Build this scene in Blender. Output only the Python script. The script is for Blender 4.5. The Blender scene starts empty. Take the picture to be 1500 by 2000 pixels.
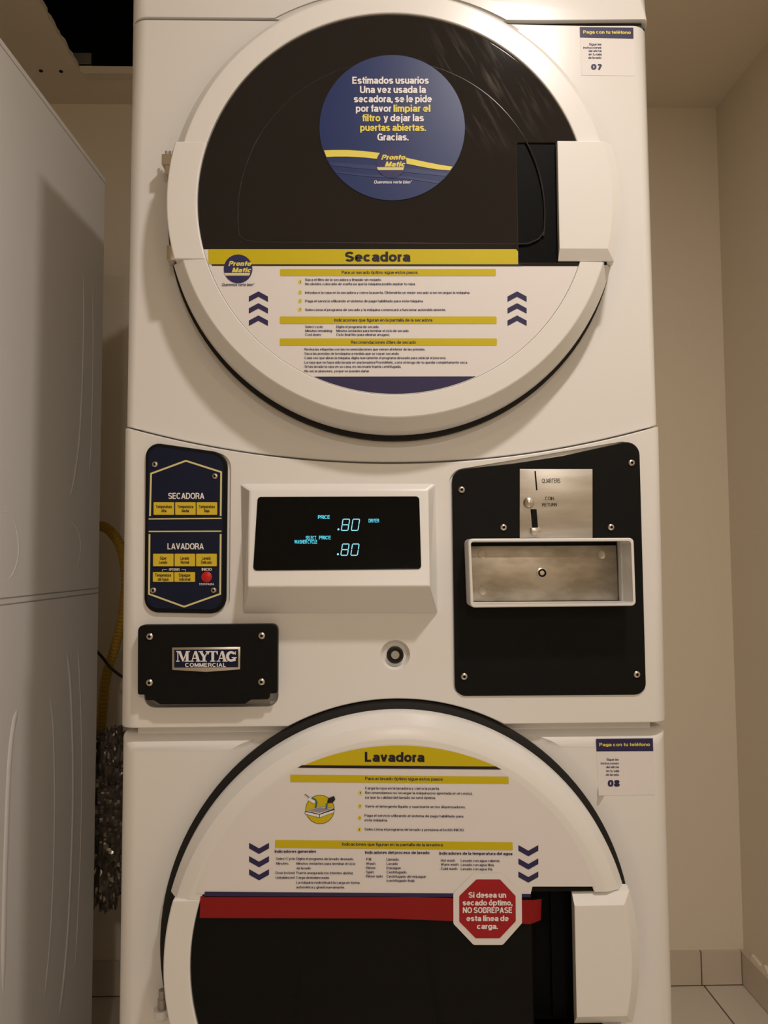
import bpy, bmesh, math, random
from mathutils import Vector, Matrix

# ------------------------------------------------------------------ camera
sc = bpy.context.scene
COL = sc.collection
FPX = 1480.0                                   # focal length in pixels of the 1500x2000 frame
CX, CD, PIT, YAW, ROL = -0.0338, 0.9556, 0.05863, 0.02127, -0.00616
_cp, _sp, _cy, _sy, _cr, _sr = (math.cos(PIT), math.sin(PIT), math.cos(YAW), math.sin(YAW), math.cos(ROL), math.sin(ROL))
FWD = Vector((_sy*_cp, _cy*_cp, _sp)); R0 = Vector((_cy, -_sy, 0)); U0 = R0.cross(FWD)
RGT = _cr*R0 + _sr*U0; UPV = -_sr*R0 + _cr*U0
EYE = Vector((CX, -CD, 0))                     # z = 0 is the height of the lens, 1.05 m above the floor
cam_d = bpy.data.cameras.new('camera'); cam = bpy.data.objects.new('camera', cam_d); COL.objects.link(cam)
cam_d.sensor_fit = 'VERTICAL'; cam_d.sensor_height = 24; cam_d.lens = FPX/2000*24; cam_d.clip_start = 0.02
cam.matrix_world = Matrix(((RGT.x, UPV.x, -FWD.x, EYE.x), (RGT.y, UPV.y, -FWD.y, EYE.y), (RGT.z, UPV.z, -FWD.z, EYE.z), (0, 0, 0, 1)))
sc.camera = cam

# ------------------------------------------------------------------ light and exposure
sc.view_settings.view_transform = 'Standard'; sc.view_settings.look = 'None'
sc.view_settings.gamma = 1; sc.view_settings.use_curve_mapping = False
sc.view_settings.exposure = 0.04
w = bpy.data.worlds.new('world'); sc.world = w; w.use_nodes = True
w.node_tree.nodes['Background'].inputs[0].default_value = (1, .84, .7, 1); w.node_tree.nodes['Background'].inputs[1].default_value = 0.02
CEIL, FLOOR, WBACK, WRIGHT, WLEFT, WFRONT = 1.17, -1.05, 0.95, 0.885, -2.3, -3.3
def lamp(name, x, y, size, power, spread=180):
    l = bpy.data.lights.new(name, 'AREA'); l.shape = 'DISK'; l.size = size; l.energy = power; l.color = (1, .915, .84)
    l.spread = math.radians(spread)
    o = bpy.data.objects.new(name, l); COL.objects.link(o); o.location = (x, y, CEIL-.02)
    return o
lamp('downlight_or_fill', 0.30, -0.71, 0.09, 9.3)        # the lamp just in front of the machine: wide glow
lamp('downlight_or_fill', 0.30, -0.71, 0.09, 1.0, 112)   # and the narrower beam of its reflector
lamp('downlight_or_fill', 0.15, -2.75, 0.10, 15)       # added fill light, unseen behind the camera

# ------------------------------------------------------------------ materials
def mat(name, col, rough=.5, metal=0, spec=.5, emit=None, es=1, coat=0, bump=None, noise=None):
    m = bpy.data.materials.new(name); m.use_nodes = True
    nt = m.node_tree; b = nt.nodes['Principled BSDF']
    b.inputs['Base Color'].default_value = (*col, 1); b.inputs['Roughness'].default_value = rough
    b.inputs['Metallic'].default_value = metal; b.inputs['Specular IOR Level'].default_value = spec
    if coat: b.inputs['Coat Weight'].default_value = coat; b.inputs['Coat Roughness'].default_value = .08
    if emit: b.inputs['Emission Color'].default_value = (*emit, 1); b.inputs['Emission Strength'].default_value = es
    tc = None
    if bump or noise: tc = nt.nodes.new('ShaderNodeTexCoord')
    if bump:
        n = nt.nodes.new('ShaderNodeTexNoise'); n.inputs['Scale'].default_value = bump[0]; n.inputs['Detail'].default_value = 4
        bp = nt.nodes.new('ShaderNodeBump'); bp.inputs['Strength'].default_value = bump[1]; bp.inputs['Distance'].default_value = bump[2]
        nt.links.new(tc.outputs['Object'], n.inputs['Vector']); nt.links.new(n.outputs['Fac'], bp.inputs['Height'])
        nt.links.new(bp.outputs['Normal'], b.inputs['Normal'])
    if noise:                                   # (scale, second colour, stretch)
        n = nt.nodes.new('ShaderNodeTexNoise'); n.inputs['Scale'].default_value = noise[0]; n.inputs['Detail'].default_value = 5
        mp = nt.nodes.new('ShaderNodeMapping'); mp.inputs['Scale'].default_value = noise[2]
        rp = nt.nodes.new('ShaderNodeValToRGB'); rp.color_ramp.elements[0].position = .38; rp.color_ramp.elements[1].position = .62
        rp.color_ramp.elements[0].color = (*col, 1); rp.color_ramp.elements[1].color = (*noise[1], 1)
        nt.links.new(tc.outputs['Object'], mp.inputs['Vector']); nt.links.new(mp.outputs['Vector'], n.inputs['Vector'])
        nt.links.new(n.outputs['Fac'], rp.inputs['Fac']); nt.links.new(rp.outputs['Color'], b.inputs['Base Color'])
    return m
M = dict(
    enamel=mat('white_enamel', (.79, .775, .75), .22, spec=.5),
    plastic=mat('white_plastic', (.80, .785, .76), .28, spec=.5),
    side=mat('cabinet_enamel', (.87, .85, .83), .4, spec=.4),
    wall=mat('wall_paint', (.82, .735, .60), .85, spec=.2, bump=(160, .25, .002)),
    ceil=mat('ceiling_paint', (.84, .745, .60), .9, spec=.2, bump=(220, .2, .001)),
    tile=mat('glazed_tile', (.68, .585, .475), .4, noise=(3, (.63, .54, .435), (1, 1, 1))),
    grout=mat('grout', (.16, .14, .12), .9),
    black=mat('black_paint', (.006, .006, .006), .5, spec=.12),
    gasket=mat('black_rubber', (.012, .011, .010), .6, spec=.3),
    navy=mat('navy_overlay', (.009, .0125, .034), .45, spec=.15),
    steel=mat('brushed_steel', (.58, .55, .50), .38, 1, noise=(9, (.46, .43, .38), (1, 1, 6))),
    stain=mat('worn_steel', (.50, .46, .39), .38, 1, noise=(22, (.34, .30, .24), (1, 1, 2.2))),
    nickel=mat('nickel', (.62, .58, .52), .28, 1),
    paper=mat('sticker_white', (.78, .745, .73), .45, spec=.3),
    yellow=mat('print_yellow', (.60, .48, .004), .45, spec=.3),
    yellow2=mat('button_yellow', (.72, .53, .035), .4, spec=.3),
    lemon=mat('print_pale_yellow', (.80, .68, .12), .4, spec=.3),
    cream=mat('print_cream', (.72, .65, .30), .45, spec=.3),
    ink=mat('print_navy', (.028, .022, .085), .45, spec=.3),
    ink2=mat('print_black', (.016, .012, .018), .5, spec=.3),
    blue=mat('print_blue', (.006, .021, .120), .38, spec=.4, noise=(2.2, (.008, .024, .125), (1, 1, 9))),
    blue2=mat('emblem_blue', (.020, .018, .105), .4, spec=.4),
    wave=mat('print_light_blue', (.018, .034, .14), .36, spec=.5),
    white=mat('print_white', (.84, .80, .82), .45, spec=.3),
    red=mat('red_tape', (.26, .005, .005), .45, spec=.3),
    red2=mat('print_red', (.36, .010, .014), .42, spec=.3),
    redb=mat('button_red', (.55, .008, .010), .35),
    teal=mat('print_teal', (.03, .14, .16), .5),
    grey=mat('print_grey', (.30, .28, .33), .5),
    glow=mat('display_glow', (.0, .0, .0), .5, emit=(.10, .80, 1.0), es=.85),
    glow2=mat('digit_glow', (.0, .0, .0), .5, emit=(.32, .86, 1.0), es=.95),
    hose=mat('yellow_hose', (.50, .30, .03), .5),
    cable=mat('black_cable', (.012, .010, .016), .5),
    pocket=mat('pocket_black', (.0025, .0025, .0025), .5, spec=.06),
    rim=mat('rim_black', (.022, .019, .018), .25, spec=.3),
    void=mat('cavity_dark', (.012, .011, .010), .9, spec=.1),
    galv=mat('galvanised_steel', (.40, .38, .34), .45, .6),
    wrap=mat('bubble_wrap_film', (.16, .135, .11), .12, .45, spec=.9),
)
def glass_mat(name, smear):
    m = mat(name, (.017, .0145, .0135) if smear else (.006, .0055, .005), .05, spec=.3 if smear else .10); nt = m.node_tree; b = nt.nodes['Principled BSDF']
    if smear:                                   # wiped dusty streaks high on the right of the pane
        tc = nt.nodes.new('ShaderNodeTexCoord'); n = nt.nodes.new('ShaderNodeTexNoise'); mp = nt.nodes.new('ShaderNodeMapping')
        mp.inputs['Scale'].default_value = (7, 1, 60); tn = nt.nodes.new('ShaderNodeMapping'); tn.inputs['Rotation'].default_value = (0, math.radians(-62), 0)
        n.inputs['Scale'].default_value = 2; n.inputs['Detail'].default_value = 6
        d = nt.nodes.new('ShaderNodeVectorMath'); d.operation = 'DISTANCE'; d.inputs[1].default_value = smear
        r = nt.nodes.new('ShaderNodeMapRange'); r.inputs['From Min'].default_value = .0; r.inputs['From Max'].default_value = .11
        r.inputs['To Min'].default_value = 1; r.inputs['To Max'].default_value = 0
        p = nt.nodes.new('ShaderNodeMapRange'); p.inputs['From Min'].default_value = .52; p.inputs['From Max'].default_value = .8
        mu = nt.nodes.new('ShaderNodeMath'); mu.operation = 'MULTIPLY'
        mx = nt.nodes.new('ShaderNodeMix'); mx.data_type = 'RGBA'
        mx.inputs[6].default_value = (.017, .0145, .0135, 1); mx.inputs[7].default_value = (.13, .115, .10, 1)
        L = nt.links.new
        L(tc.outputs['Object'], tn.inputs['Vector']); L(tn.outputs['Vector'], mp.inputs['Vector']); L(mp.outputs['Vector'], n.inputs['Vector']); L(tc.outputs['Object'], d.inputs[0])
        L(d.outputs['Value'], r.inputs['Value']); L(n.outputs['Fac'], p.inputs['Value']); L(r.outputs[0], mu.inputs[0]); L(p.outputs[0], mu.inputs[1])
        L(mu.outputs[0], mx.inputs[0]); L(mx.outputs[2], b.inputs['Base Color'])
    return m
# floor: large square tiles
def floor_mat(jx, jy):
    m = mat('floor_tiles', (.5, .47, .42), .3); nt = m.node_tree; b = nt.nodes['Principled BSDF']
    tc = nt.nodes.new('ShaderNodeTexCoord'); mp = nt.nodes.new('ShaderNodeMapping'); mp.inputs['Location'].default_value = (-jx, -jy, 0)
    br = nt.nodes.new('ShaderNodeTexBrick'); br.offset = 0; br.inputs['Scale'].default_value = 1
    br.inputs['Brick Width'].default_value = .33; br.inputs['Row Height'].default_value = .33; br.inputs['Mortar Size'].default_value = .0022
    br.inputs['Color1'].default_value = (.72, .645, .55, 1); br.inputs['Color2'].default_value = (.70, .625, .53, 1); br.inputs['Mortar'].default_value = (.12, .10, .08, 1)
    nt.links.new(tc.outputs['Object'], mp.inputs[0]); nt.links.new(mp.outputs[0], br.inputs[0]); nt.links.new(br.outputs['Color'], b.inputs['Base Color'])
    return m

# ------------------------------------------------------------------ helpers
def at(px, py, plane=0.0):
    """point where the line of sight through a pixel meets a plane (a y value, or (point, normal))"""
    d = FWD + (px-750)/FPX*RGT - (py-1000)/FPX*UPV
    if isinstance(plane, tuple): p0, n = plane
    else: p0, n = Vector((0, plane, 0)), Vector((0, 1, 0))
    return EYE + d*((p0-EYE).dot(n)/d.dot(n))
def atz(px, py, z): return at(px, py, (Vector((0, 0, z)), Vector((0, 0, 1))))
def atx(px, py, x): return at(px, py, (Vector((x, 0, 0)), Vector((1, 0, 0))))
def pix(P):
    d = Vector(P)-EYE; z = d.dot(FWD); return (750+FPX*d.dot(RGT)/z, 1000-FPX*d.dot(UPV)/z)
def wcirc(r, cx, cz, y, a0, a1, n):
    return [pix((cx+r*math.cos(math.radians(a0+(a1-a0)*k/n)), y, cz+r*math.sin(math.radians(a0+(a1-a0)*k/n)))) for k in range(n+1)]
def prop(o, **k):
    for a, b in k.items():
        if b: o[a] = b
    return o
def empty(name, loc, label, cat, group=None):
    o = bpy.data.objects.new(name, None); COL.objects.link(o); o.location = loc; o.empty_display_size = .1
    return prop(o, label=label, category=cat, group=group)
def origin(p):
    v = Vector((0, 0, 0))
    while p is not None: v += p.location; p = p.parent
    return v
def finish(o, me, parent, mats, sharp=35):
    for m in mats: me.materials.append(m)
    for p in me.polygons: p.use_smooth = True
    me.set_sharp_from_angle(angle=math.radians(sharp))
def link(name, me, mats, parent=None, sharp=35, wn=False):
    """mesh in world coordinates -> one object, child of parent when given"""
    mats = mats if isinstance(mats, list) else [mats]
    o = bpy.data.objects.new(name, me); COL.objects.link(o)
    while len(me.materials): me.materials.pop()
    finish(o, me, parent, mats, sharp)
    if parent is not None:
        me.transform(Matrix.Translation(-origin(parent))); o.parent = parent
    else:
        c = Vector((0, 0, 0)); n = len(me.vertices)
        lo = Vector([min(v.co[i] for v in me.vertices) for i in range(3)]); hi = Vector([max(v.co[i] for v in me.vertices) for i in range(3)])
        c = Vector(((lo.x+hi.x)/2, (lo.y+hi.y)/2, lo.z)); me.transform(Matrix.Translation(-c)); o.location = c
    if wn:
        w_ = o.modifiers.new('wn', 'WEIGHTED_NORMAL'); w_.keep_sharp = True; w_.weight = 80
    return o
def mesh(bm):
    bmesh.ops.recalc_face_normals(bm, faces=bm.faces[:])
    me = bpy.data.meshes.new('m'); bm.to_mesh(me); bm.free(); return me
def bake(me, mods):
    """run modifiers on a mesh: ('bevel', width, segs, angle) or ('cut', mesh) or ('keep', mesh)"""
    o = bpy.data.objects.new('tmp', me); COL.objects.link(o); extra = []
    for k in mods:
        if k[0] == 'bevel':
            b = o.modifiers.new('b', 'BEVEL'); b.width = k[1]; b.segments = k[2]; b.limit_method = 'ANGLE'; b.angle_limit = math.radians(k[3] if len(k) > 3 else 30)
        else:
            c = bpy.data.objects.new('tmpc', k[1]); COL.objects.link(c); extra.append(c)
            b = o.modifiers.new('c', 'BOOLEAN'); b.object = c; b.solver = 'EXACT'
            b.operation = {'cut': 'DIFFERENCE', 'keep': 'INTERSECT', 'join': 'UNION'}[k[0]]
    bpy.context.view_layer.update(); dg = bpy.context.evaluated_depsgraph_get(); dg.update()
    out = bpy.data.meshes.new_from_object(o.evaluated_get(dg))
    for c in extra: bpy.data.objects.remove(c)
    bpy.data.objects.remove(o); return out
def bm_box(bm, lo, hi, mi=0):
    v = [bm.verts.new((x, y, z)) for x in (lo[0], hi[0]) for y in (lo[1], hi[1]) for z in (lo[2], hi[2])]
    for q in ((0, 1, 3, 2), (4, 6, 7, 5), (0, 4, 5, 1), (2, 3, 7, 6), (0, 2, 6, 4), (1, 5, 7, 3)):
        bm.faces.new([v[i] for i in q]).material_index = mi
def box(lo, hi):
    bm = bmesh.new(); bm_box(bm, lo, hi); return mesh(bm)
def bm_prism(bm, pts, y0, y1, mi=0):
    """pts: (x, z) outline, extruded from y0 (front) to y1"""
    a = [bm.verts.new((x, y0, z)) for x, z in pts]; b = [bm.verts.new((x, y1, z)) for x, z in pts]; n = len(pts)
    bm.faces.new(a).material_index = mi; bm.faces.new(b[::-1]).material_index = mi
    for i in range(n): bm.faces.new((a[i], b[i], b[(i+1) % n], a[(i+1) % n])).material_index = mi
def prism(pts, y0, y1):
    bm = bmesh.new(); bm_prism(bm, pts, y0, y1); return mesh(bm)
def bm_lathe(bm, prof, cx, cz, n=96, mi=0, close=False):
    """revolve (r, y) about the y axis through (cx, cz)"""
    rings = []
    for r, y in prof:
        if r < 1e-6: rings.append([bm.verts.new((cx, y, cz))])
        else: rings.append([bm.verts.new((cx+r*math.cos(2*math.pi*i/n), y, cz+r*math.sin(2*math.pi*i/n))) for i in range(n)])
    pr = list(zip(rings, rings[1:])) + ([(rings[-1], rings[0])] if close else [])
    for a, b in pr:
        for i in range(n):
            j = (i+1) % n
            f = ([a[0], b[i], b[j]] if len(a) == 1 else [a[i], a[j], b[0]] if len(b) == 1 else [a[i], a[j], b[j], b[i]])
            bm.faces.new(f).material_index = mi
def lathe(prof, cx, cz, n=96, close=False):
    bm = bmesh.new(); bm_lathe(bm, prof, cx, cz, n, 0, close); return mesh(bm)
def tube_bm(bm, pts, r, n=10, mi=0, rad=None):
    pts = [Vector(p) for p in pts]; rings = []
    for i, p in enumerate(pts):
        t = (pts[min(i+1, len(pts)-1)]-pts[max(i-1, 0)]).normalized()
        u = t.cross(Vector((0.13, .29, .95))).normalized(); v = t.cross(u); rr = rad(i) if rad else r
        rings.append([bm.verts.new(p+rr*(math.cos(2*math.pi*k/n)*u+math.sin(2*math.pi*k/n)*v)) for k in range(n)])
    for a, b in zip(rings, rings[1:]):
        for k in range(n): bm.faces.new((a[k], a[(k+1) % n], b[(k+1) % n], b[k])).material_index = mi
    bm.faces.new(rings[0][::-1]).material_index = mi; bm.faces.new(rings[-1]).material_index = mi
def catmull(P, n=12):
    P = [Vector(p) for p in P]; o = []
    for i in range(len(P)-1):
        a, b, c, d = P[max(i-1, 0)], P[i], P[i+1], P[min(i+2, len(P)-1)]
        for k in range(n):
            t = k/n; o.append(.5*((2*b)+(c-a)*t+(2*a-5*b+4*c-d)*t*t+(3*b-a-3*c+d)*t**3))
    return o+[P[-1]]
def rounded(pts, rad, n=8):
    """round the corners of a pixel polygon"""
    out = []; m = len(pts); rad = rad if isinstance(rad, (list, tuple)) else [rad]*m
    for i in range(m):
        p, a, b, r = Vector(pts[i]), Vector(pts[i-1]), Vector(pts[(i+1) % m]), rad[i]
        if r <= 0: out.append(tuple(p)); continue
        da, db = (a-p), (b-p); la, lb = da.length, db.length; da.normalize(); db.normalize()
        ang = da.angle(db); t = min(r/math.tan(ang/2), la*.49, lb*.49); r = t*math.tan(ang/2)
        c = p+(da+db).normalized()*(r/math.sin(ang/2)); s, e = p+da*t, p+db*t
        a0 = math.atan2(s.y-c.y, s.x-c.x); a1 = math.atan2(e.y-c.y, e.x-c.x); d = (a1-a0+math.pi) % (2*math.pi)-math.pi
        out += [(c.x+r*math.cos(a0+d*k/n), c.y+r*math.sin(a0+d*k/n)) for k in range(n+1)]
    return out
def circ(cx, cy, r, a0=0, a1=360, n=64, ry=None):
    full = abs(a1-a0) >= 360
    return [(cx+r*math.cos(math.radians(a0+(a1-a0)*k/n)), cy+(ry or r)*math.sin(math.radians(a0+(a1-a0)*k/n))) for k in range(n if full else n+1)]
def rect(x0, y0, x1, y1, r=0): 
    q = [(x0, y0), (x1, y0), (x1, y1), (x0, y1)]
    return rounded(q, r, 4) if r else q
def plate(pts, yf, yb, pl=None):
    """solid plate whose front outline is given in pixels on the plane y = yf"""
    return prism([(p.x, p.z) for p in (at(x, y, yf) for x, y in pts)], yf, yb)
def flat(polys, plane, mi=None):
    """printed shapes: each polygon given in pixels, laid on a plane of the scene"""
    bm = bmesh.new()
    for i, q in enumerate(polys):
        f = bm.faces.new([bm.verts.new(at(x, y, plane)+Vector((0, -1.2e-5*(i % 7), 0))) for x, y in q]); f.material_index = mi[i] if mi else 0
    n = plane[1] if isinstance(plane, tuple) else Vector((0, 1, 0))
    bm.normal_update()
    for f in bm.faces:
        if f.normal.dot(n) > 0: f.normal_flip()
    me = bpy.data.meshes.new('m'); bm.to_mesh(me); bm.free(); return me
def line(pts, w, closed=False):
    """a stroke of width w (pixels) as quads"""
    out = []; n = len(pts)
    for i in range(n if closed else n-1):
        a, b = Vector(pts[i]), Vector(pts[(i+1) % n]); d = (b-a).normalized()*w/2; q = Vector((-d.y, d.x)); a = a-d*.5; b = b+d*.5
        out.append([tuple(a+q), tuple(b+q), tuple(b-q), tuple(a-q)])
    return out
# a plain grotesque drawn with strokes: capitals 100 high, small letters 73 high, weight w
def _arc(cx, cy, rx, ry, a0, a1, n=10, e=2.35):
    o = []
    for k in range(n+1):
        a = math.radians(a0+(a1-a0)*k/n); c, s = math.cos(a), math.sin(a)
        o.append((cx+rx*math.copysign(abs(c)**(2/e), c), cy+ry*math.copysign(abs(s)**(2/e), s)))
    return o
def glyph(ch, w):
    """(advance width, strokes) of one character; x runs along the stroke centres"""
    acc = None
    if ch in 'áéíóúÁÉÍÓÚ': acc = ch; ch = 'aeıouAEIOU'['áéíóúÁÉÍÓÚ'.index(ch)]
    if ch == 'ñ': acc = ch; ch = 'n'
    h = w/2; b = h; x = 73-h; c = 100-h; m = (b+x)/2; r = (x-b)/2; W = 40; S = []; A = _arc
    if ch == 'o': W = 44; S = [A(W/2, m, W/2, r, 0, 360, 20)]
    elif ch == 'c': W = 42; S = [A(W/2, m, W/2, r, 42, 318, 16)]
    elif ch == 'e': W = 43; S = [[(0, m)]+[(W, m)]+A(W/2, m, W/2, r, 0, 318, 18)]
    elif ch == 'a': W = 39; S = [[(W+3, 0), (W, b+3), (W, x-16)]+A(W/2, x-16, W/2, 16, 0, 160, 8), [(W, m+3), (W*.5, m+1)]+A(W*.42, (m+1+b)/2, W*.42, (m+1-b)/2, 95, 280, 10)+[(W, b+15)]]
    elif ch in 'bp': W = 43; S = [A(W/2, m, W/2, r, 0, 360, 20), [(0, 0 if ch == 'b' else -22), (0, 100 if ch == 'b' else 73)]]
    elif ch in 'dqg':
        W = 43; S = [A(W/2, m, W/2, r, 0, 360, 20), [(W, {'d': 0, 'q': -22, 'g': 73}[ch]), (W, {'d': 100, 'q': 73, 'g': 0}[ch])]]
        if ch == 'g': S[1] = [(W, 73), (W, -4)]+A(W/2, -4, W/2, 18-h, 0, -160, 8)
    elif ch in 'nh': W = 38; S = [[(0, 0), (0, 73 if ch == 'n' else 100)], [(0, x-20)]+A(W/2, x-20, W/2, 20, 170, 0, 9)+[(W, 0)]]
    elif ch == 'm': W = 64; S = [[(0, 0), (0, 73)], [(0, x-18)]+A(16, x-18, 16, 18, 170, 0, 8)+[(32, 0)], [(32, x-18)]+A(48, x-18, 16, 18, 170, 0, 8)+[(64, 0)]]
    elif ch == 'u': W = 38; S = [[(W, 0), (W, 73)], [(0, 73), (0, b+20)]+A(W/2, b+20, W/2, 20, 180, 350, 9)]
    elif ch == 'r': W = 15; S = [[(0, 0), (0, 73)], [(0, x-20)]+A(20, x-20, 20, 20, 170, 85, 7)]
    elif ch == 't': W = 17; S = [[(9, 93), (9, b+12)]+A(20, b+12, 11, 12, 180, 280, 6), [(1-h, 72-w*.4), (19+h, 72-w*.4)]]
    elif ch == 'f': W = 15; S = [[(9, 0), (9, c-14)]+A(21, c-14, 12, 14, 180, 85, 6), [(1-h, 72-w*.4), (19+h, 72-w*.4)]]
    elif ch in 'iı': W = 0; S = [[(0, 0), (0, 73)]]+([[(0, 100-w*.8), (0, 100)]] if ch == 'i' else [])
    elif ch == 'j': W = 4; S = [[(4, 73), (4, -6)]+A(-6, -6, 10, 16-h, 0, -95, 6), [(4, 100-w*.8), (4, 100)]]
    elif ch == 'l': W = 0; S = [[(0, 0), (0, 100)]]
    elif ch == 's': W = 38; q = r/2; S = [A(W/2, x-q, W/2, q, 25, 200, 9)+[(W*.3, m+2), (W*.7, m-2)]+A(W/2, b+q, W/2, q, 20, -155, 9)]
    elif ch == 'v': W = 40; S = [[(0, 73), (W/2, 4), (W, 73)]]
    elif ch == 'y': W = 40; S = [[(0, 73), (W/2, 4)], [(W, 73), (W*.46, -8), (W*.30, -20+h), (2, -20+h)]]
    elif ch == 'w': W = 62; S = [[(0, 73), (16, 5), (31, 70), (46, 5), (62, 73)]]
    elif ch == 'x': W = 38; S = [[(0, 73), (W, 0)], [(W, 73), (0, 0)]]
    elif ch == 'z': W = 36; S = [[(0, x), (W, x), (0, b), (W+2, b)]]
    elif ch == 'k': W = 36; S = [[(0, 0), (0, 100)], [(W, 73), (2, 30)], [(12, 42), (W+2, 0)]]
    elif ch == 'A': W = 58; S = [[(0, 0), (W/2, 97), (W, 0)], [(W*.2, 30), (W*.8, 30)]]
    elif ch == 'B': W = 48; S = [[(0, 52), (W*.5, 52)]+A(W*.5, (52+c)/2, W*.42, (c-52)/2, -90, 90, 8)+[(0, c), (0, b), (W*.55, b)]+A(W*.55, (52+b)/2, W*.45, (52-b)/2, -90, 90, 8)]
    elif ch in 'CG':
        W = 58; S = [A(W/2, 50, W/2, 50-h, 40, 320 if ch == 'C' else 340, 18)]
        if ch == 'G': S += [[(W*.55, 46), (W, 46), (W, 0)]]
    elif ch == 'D': W = 54; S = [[(0, b), (W*.4, b)]+A(W*.4, 50, W*.6, 50-h, -90, 90, 12)+[(0, c), (0, b)]]
    elif ch == 'E': W = 44; S = [[(W+4, c), (0, c), (0, b), (W+5, b)], [(0, 52), (W, 52)]]
    elif ch == 'F': W = 42; S = [[(W+4, c), (0, c), (0, 0)], [(0, 50), (W-2, 50)]]
    elif ch == 'H': W = 52; S = [[(0, 0), (0, 100)], [(W, 0), (W, 100)], [(0, 52), (W, 52)]]
    elif ch == 'I': W = 0; S = [[(0, 0), (0, 100)]]
    elif ch == 'L': W = 40; S = [[(0, 100), (0, b), (W+4, b)]]
    elif ch == 'M': W = 62; S = [[(0, 0), (0, 98), (W/2, 6), (W, 98), (W, 0)]]
    elif ch == 'N': W = 52; S = [[(0, 0), (0, 97), (W, 3), (W, 100)]]
    elif ch in 'OQ': W = 62; S = [A(W/2, 50, W/2, 50-h, 0, 360, 24)]+([[(W*.6, 22), (W, -2)]] if ch == 'Q' else [])
    elif ch == 'P': W = 48; S = [[(0, 0), (0, c), (W*.5, c)]+A(W*.5, (c+44)/2, W*.5, (c-44)/2, 90, -90, 10)+[(0, 44)]]
    elif ch == 'R': W = 50; S = [[(0, 0), (0, c), (W*.5, c)]+A(W*.5, (c+48)/2, W*.46, (c-48)/2, 90, -90, 10)+[(0, 48)], [(W*.55, 48), (W*.9, 32), (W, 0)]]
    elif ch == 'S': W = 50; q = (50-h)/2; S = [A(W/2, c-q, W/2, q, 20, 205, 10)+[(W*.3, 53), (W*.7, 47)]+A(W/2, b+q, W/2, q, 20, -160, 10)]
    elif ch == 'T': W = 52; S = [[(-2, c), (W+2, c)], [(W/2, 0), (W/2, c)]]
    elif ch == 'U': W = 52; S = [[(0, 100), (0, 30)]+A(W/2, 30, W/2, 30-h, 180, 360, 12)+[(W, 100)]]
    elif ch == 'V': W = 54; S = [[(0, 100), (W/2, 4), (W, 100)]]
    elif ch == 'W': W = 84; S = [[(0, 100), (21, 5), (42, 96), (63, 5), (84, 100)]]
    elif ch == 'Y': W = 52; S = [[(0, 100), (W/2, 42), (W, 100)], [(W/2, 0), (W/2, 44)]]
    elif ch == '0': W = 44; S = [A(W/2, 50, W/2, 50-h, 0, 360, 24)]
    elif ch == '1': W = 16; S = [[(0, 72), (16, 94), (16, 0)]]
    elif ch == '2': W = 42; S = [A(W/2, 72, W/2, 28-h, 170, -30, 10)+[(0, b), (W, b)]]
    elif ch == '3': W = 42; S = [A(W/2, 75, W/2-2, 25-h, 160, -80, 8)+A(W/2, 27, W/2, 27-h, 80, -160, 8)]
    elif ch == '4': W = 44; S = [[(W*.72, 0), (W*.72, 98), (0, 26), (W+6, 26)]]
    elif ch == '7': W = 42; S = [[(0, c), (W, c), (W*.3, 0)]]
    elif ch == '8': W = 44; S = [A(W/2, 74, W/2-3, 26-h, 0, 360, 18), A(W/2, 27, W/2, 27-h, 0, 360, 18)]
    elif ch == '.': W = 0; S = [[(0, 0), (0, w)]]
    elif ch == ',': W = 0; S = [[(0, w), (0, 0), (-4, -12)]]
    elif ch == ':': W = 0; S = [[(0, 0), (0, w)], [(0, 73-w), (0, 73)]]
    elif ch == '·': W = 2; S = [[(0, 36-w*.35), (0, 36+w*.35)]]
    elif ch == '(': W = 14; S = [A(22, 40, 20, 64, 125, 235, 8)]
    elif ch == ')': W = 14; S = [A(-8, 40, 20, 64, 55, -55, 8)]
    elif ch == '*': W = 16; S = [[(8, 70), (8, 100)], [(0, 78), (16, 92)], [(0, 92), (16, 78)]]
    elif ch == '/': W = 30; S = [[(0, -4), (30, 104)]]
    elif ch == '-': W = 22; S = [[(0, 36), (22, 36)]]
    elif ch == ' ': return 24, []
    if acc:
        t = 100 if acc.isupper() else 73; S = S+([[(W/2-12, t+16), (W/2+12, t+16)]] if acc == 'ñ' else [[(W/2-3, t+8), (W/2+11, t+30)]])
    return W+w+5, S
def cornered(P):
    """split a stroke where it turns back on itself"""
    out = [[P[0]]]
    for i in range(1, len(P)):
        out[-1].append(P[i])
        if i < len(P)-1:
            (a, b_), (c, d), (e, f) = P[i-1], P[i], P[i+1]; u = (c-a, d-b_); v = (e-c, f-d); L = math.hypot(*u)*math.hypot(*v)
            if L > 1e-6 and (u[0]*v[0]+u[1]*v[1])/L < -.2: out.append([P[i]])
    return out
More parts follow.
